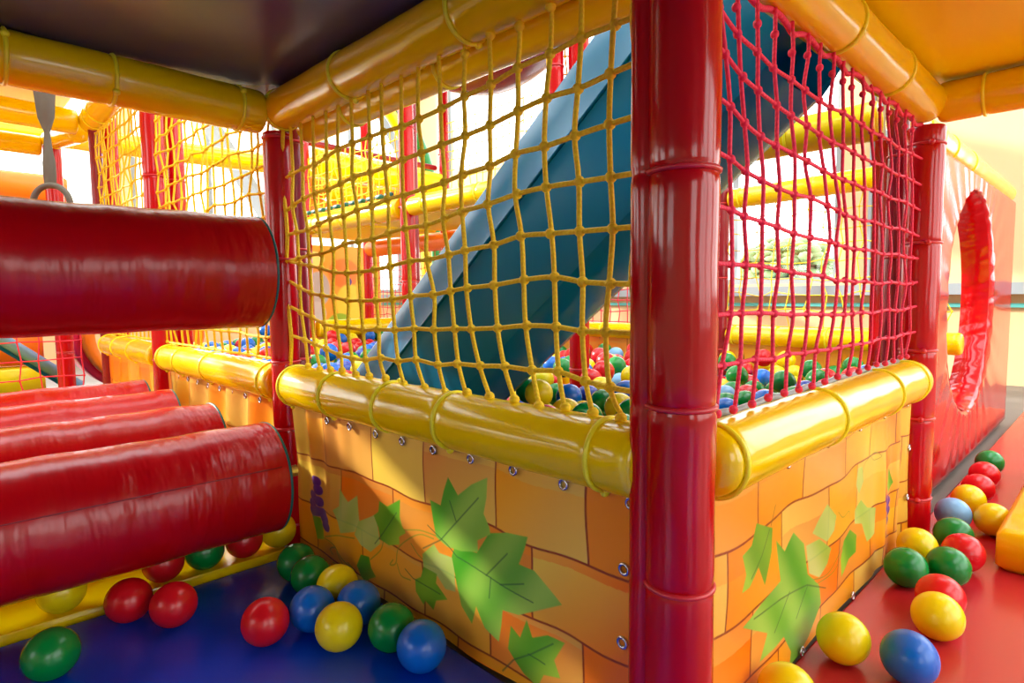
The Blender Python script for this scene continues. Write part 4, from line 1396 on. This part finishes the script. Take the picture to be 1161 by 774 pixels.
# balls of the pit: the ones seen best, at the places they lie, then more around them
OBS = {
 'slide and thick corner post': [(611, 446, 16, 'y'), (598.6, 443, 14, 'g'), (647, 452, 15, 'b'), (666.6, 450, 14, 'B'), (683, 456, 15, 'g'), (710, 450, 15.5, 'b'), (630.5, 447, 12, 'g'), (659, 467, 12, 'y'),
   (706, 469, 12, 'g'), (720, 471, 12, 'b'), (705.7, 423, 9.6, 'l'), (702, 434, 9, 'l'), (683, 422, 9, 'g'), (700, 411, 9.5, 'r'), (685, 407, 8.5, 'r'), (681, 397, 7.5, 'r'), (714, 407, 8.5, 'y'), (716, 415, 8, 'r'),
   (698.5, 401, 7, 'g'), (681, 434, 9, 'y'), (636, 399, 7.5, 'g'), (640, 405, 7, 'r'), (640, 413, 7, 'b'), (627, 408, 8, 'y'), (623, 418, 8, 'g'), (640.6, 425, 9, 'y'), (617, 428, 8.5, 'r'), (625.5, 433, 8.5, 'r')],
 'red net and far brick panel': [(864, 429, 10.5, 'b'), (833, 433, 11, 'r'), (844, 420, 10, 'r'), (883, 425, 11, 'y'), (899, 424.5, 11, 'y'), (900.6, 410, 8.5, 'y'), (916, 410.6, 8, 'y'), (923, 424.5, 11.5, 'y'), (946, 425, 11, 'g'),
   (857.5, 444, 10.5, 'g'), (879, 444, 10, 'g'), (898, 438, 9, 'y'), (925.6, 435, 10, 'p'), (849, 436.5, 8.5, 'r'), (832.5, 445, 9.5, 'g'), (843, 448, 9.5, 'r'), (844, 457, 10, 'g'), (822, 450, 10, 'l'), (823, 466, 10, 'b'),
   (826, 459, 10, 'g'), (820.5, 442, 9, 'y'), (866, 455, 10, 'r'), (905, 446, 10, 'l')],
 'slide foot and back left rail': [(367, 392, 8, 'y'), (378, 384.6, 7.5, 'r'), (389, 385, 7, 'y'), (362, 382.6, 6.8, 'b'), (400, 380, 6.6, 'b'), (412, 380, 6.6, 'g'), (423, 380, 6.5, 'b'), (383.6, 394, 7.5, 'B'), (389, 401, 7.5, 'g'),
   (397, 395.5, 7, 'r'), (407.5, 395.5, 7.5, 'r'), (419, 391, 7, 'r'), (405.6, 389, 6.6, 'g'), (407.5, 406, 8, 'g'), (364, 413, 8.8, 'g'), (376.5, 413.6, 8.6, 'g'), (394.6, 411, 8.4, 'g'), (401.7, 417, 8.4, 'b'),
   (372.6, 403, 7.8, 'b'), (361, 402, 7.6, 'b'), (354.5, 395.5, 7.4, 'r'), (384, 419.5, 8.6, 'b')],
 'left fence and back left post': [(260, 392, 8, 'g'), (286, 388, 8, 'g'), (299, 379, 8, 'b'), (248.5, 395, 7.5, 'l'), (295, 398.5, 8.5, 'y'), (237, 388, 6.8, 'r'), (221, 387, 6.5, 'y'), (283, 378, 6.8, 'r'), (275.6, 399, 7.5, 'g'), (251, 384, 6, 'b')],
}
OBSP = []
for reg, l in OBS.items():
    for px, py, r_, k in l:
        d = ray(px, py)
        st = math.sqrt(1 + ((px - CX) / F) ** 2) ** 0.5
        t = F * BR * st / r_
        p = CAM + d / F * t
        if p[2] < 0.235 or p[2] > 0.37:
            z = min(max(p[2], 0.235), 0.37)
            p = CAM + d / F * ((z - CAMZ) / (d[2] / F))
        OBSP.append([p, k, reg])
for it in range(60):
    for i in range(len(OBSP)):
        for j in range(i):
            d = OBSP[i][0] - OBSP[j][0]
            L = np.linalg.norm(d)
            if L < 2 * BR:
                s = d / max(L, 1e-6) * (2 * BR - L) * 0.5
                OBSP[i][0] = OBSP[i][0] + s
                OBSP[j][0] = OBSP[j][0] - s
    for q in OBSP:
        q[0][0] = min(max(q[0][0], 0.635), 2.56)
        q[0][1] = min(max(q[0][1], 0.385 if q[0][0] < 1.54 else 0.495), 3.24)
PITG = {'r': 'red', 'g': 'green', 'b': 'blue', 'y': 'yellow', 'B': 'dark blue', 'l': 'light blue', 'p': 'pale pink'}


def pit_label(k, reg):
    return '%s ball in the pit between %s' % (PITG[k], reg)


for p, k, reg in OBSP:
    ball(p, k, pit_label(k, reg), '%s balls between %s' % (PITG[k], reg))


def in_slide(p):
    if not (0.86 < p[0] < 1.4):
        return False
    zr = 0.33 + math.tan(TH) * (1.429 - p[1])
    return zr - 0.45 < p[2] < zr + 0.22 and p[1] < 1.92


POSTS_IN = [(1.6, 1.31), (1.6, 2.3), (1.66, 2.345), (1.6, 3.3)]
SLPX = [(400, 425), (710, 0), (1000, 0), (960, 85), (573, 455), (434, 432)]


def sees(p):
    """does the photograph's viewpoint see the top of a ball here"""
    q = np.array([p[0], p[1], p[2] + BR * 0.8])
    u, v, d = proj(q)
    if not (42 < u < 1118 and 0 < v < 774):
        return None
    if 722 < u < 822:
        return None
    d = q - CAM
    ty = 0.33 / d[1]
    tx = 0.58 / d[0]
    z = CAMZ + d[2] * max(tx, ty)
    if z < 0.402:
        return None
    if inside(np.array([[u, v]]), SLPX)[0]:
        return None
    if u > 1004:
        return None
    if u < 345:
        return 'left fence and back left post' if 205 < u < 303 else None
    if u < 440:
        return 'slide foot and back left rail'
    if u < 725:
        return 'slide and thick corner post'
    return 'red net and far brick panel'


taken = [q[0] for q in OBSP]
more = []
rg = np.random.default_rng(11)
for tr_ in range(9000):
    if len(more) >= 125:
        break
    p = np.array([rg.uniform(0.65, 2.54), rg.uniform(0.40, 3.22), 0.262 + abs(rg.normal()) * 0.014])
    if tr_ < 1500:
        p = np.array([rg.uniform(0.65, 1.5), rg.uniform(1.5, 3.2), 0.30 + rg.normal() * 0.012])
    reg = sees(p)
    if p[0] > 1.5 and p[1] < 0.5:
        continue
    if reg is None or in_slide(p) or min(np.linalg.norm(p[:2] - np.array(q)) for q in POSTS_IN) < 0.08:
        continue
    T = np.array(taken)
    if np.min(np.linalg.norm(T - p, axis=1)) < 2 * BR:
        continue
    taken.append(p)
    k = rg.choice(list('rrrgggbbbyyyBl'))
    more.append((p, k, reg))
for p, k, reg in more:
    ball(p, k, pit_label(k, reg), '%s balls between %s' % (PITG[k], reg))
# the countless balls underneath, one heap
root = empty('ball_heap', (1.6, 1.8, 0.0), 'heap of mixed coloured balls filling the bottom of the pit', 'balls')
root['kind'] = 'stuff'
heaps = {k: MB() for k in 'rgby'}
iy = 0
y = 0.40
while y < 3.24:
    x = 0.66 + (iy % 2) * 0.0365
    while x < 2.56:
        p = np.array([x, y, 0.160 + rg.normal() * 0.002])
        if not in_slide(p) and not (x > 1.5 and y < 0.5) and min(np.linalg.norm(p[:2] - np.array(q)) for q in POSTS_IN) > 0.075:
            T = np.array(taken)
            heaps[rg.choice(list('rgby'))].sphere(p, BR * 0.98, 14, 9)
        x += 0.0745
    y += 0.0645
    iy += 1
for k, mb in heaps.items():
    h = mb.build('heap_layer', 'ball_' + k, None, origin=(1.6, 1.8, 0.0))
    h['kind'] = 'stuff'
    child(h, root)
struct(MB().box((0.6, 0.47, -0.021), (2.58, 3.29, 0.12)).build('floor_pit', 'deck_dark', smooth=False))

# ================================================================ LIGHT
w = bpy.data.worlds.new('world')
scene.world = w
w.use_nodes = True
nt = w.node_tree
bg = nt.nodes['Background']
tcw = nt.nodes.new('ShaderNodeTexCoord')
sep = nt.nodes.new('ShaderNodeSeparateXYZ')
rp = nt.nodes.new('ShaderNodeValToRGB')
nt.links.new(tcw.outputs['Generated'], sep.inputs[0])
nt.links.new(sep.outputs['Z'], rp.inputs[0])
rp.color_ramp.elements[0].position = 0.0
rp.color_ramp.elements[0].color = (0.9, 0.9, 0.86, 1)
rp.color_ramp.elements[1].position = 0.6
rp.color_ramp.elements[1].color = (0.93, 0.97, 1.0, 1)
nt.links.new(rp.outputs[0], bg.inputs['Color'])
bg.inputs['Strength'].default_value = 5.0
sd = bpy.data.lights.new('sun', 'SUN')
sd.energy = 6.5
sd.angle = math.radians(0.8)
sd.color = (1.0, 0.95, 0.86)
so_ = bpy.data.objects.new('sun', sd)
COL.objects.link(so_)
dirv = Vector((-0.40, 0.85, 0.36)).normalized()
so_.rotation_euler = dirv.to_track_quat('Z', 'Y').to_euler()

vs = scene.view_settings
vs.view_transform = 'Standard'
vs.look = 'None'
vs.gamma = 1.0
vs.use_curve_mapping = False
vs.exposure = 0.2
scene.cycles.use_denoising = True
scene.cycles.max_bounces = 8
scene.cycles.diffuse_bounces = 4
scene.cycles.glossy_bounces = 4
scene.cycles.transparent_max_bounces = 12
scene.cycles.caustics_reflective = False
scene.cycles.caustics_refractive = False
scene.cycles.sample_clamp_indirect = 6.0
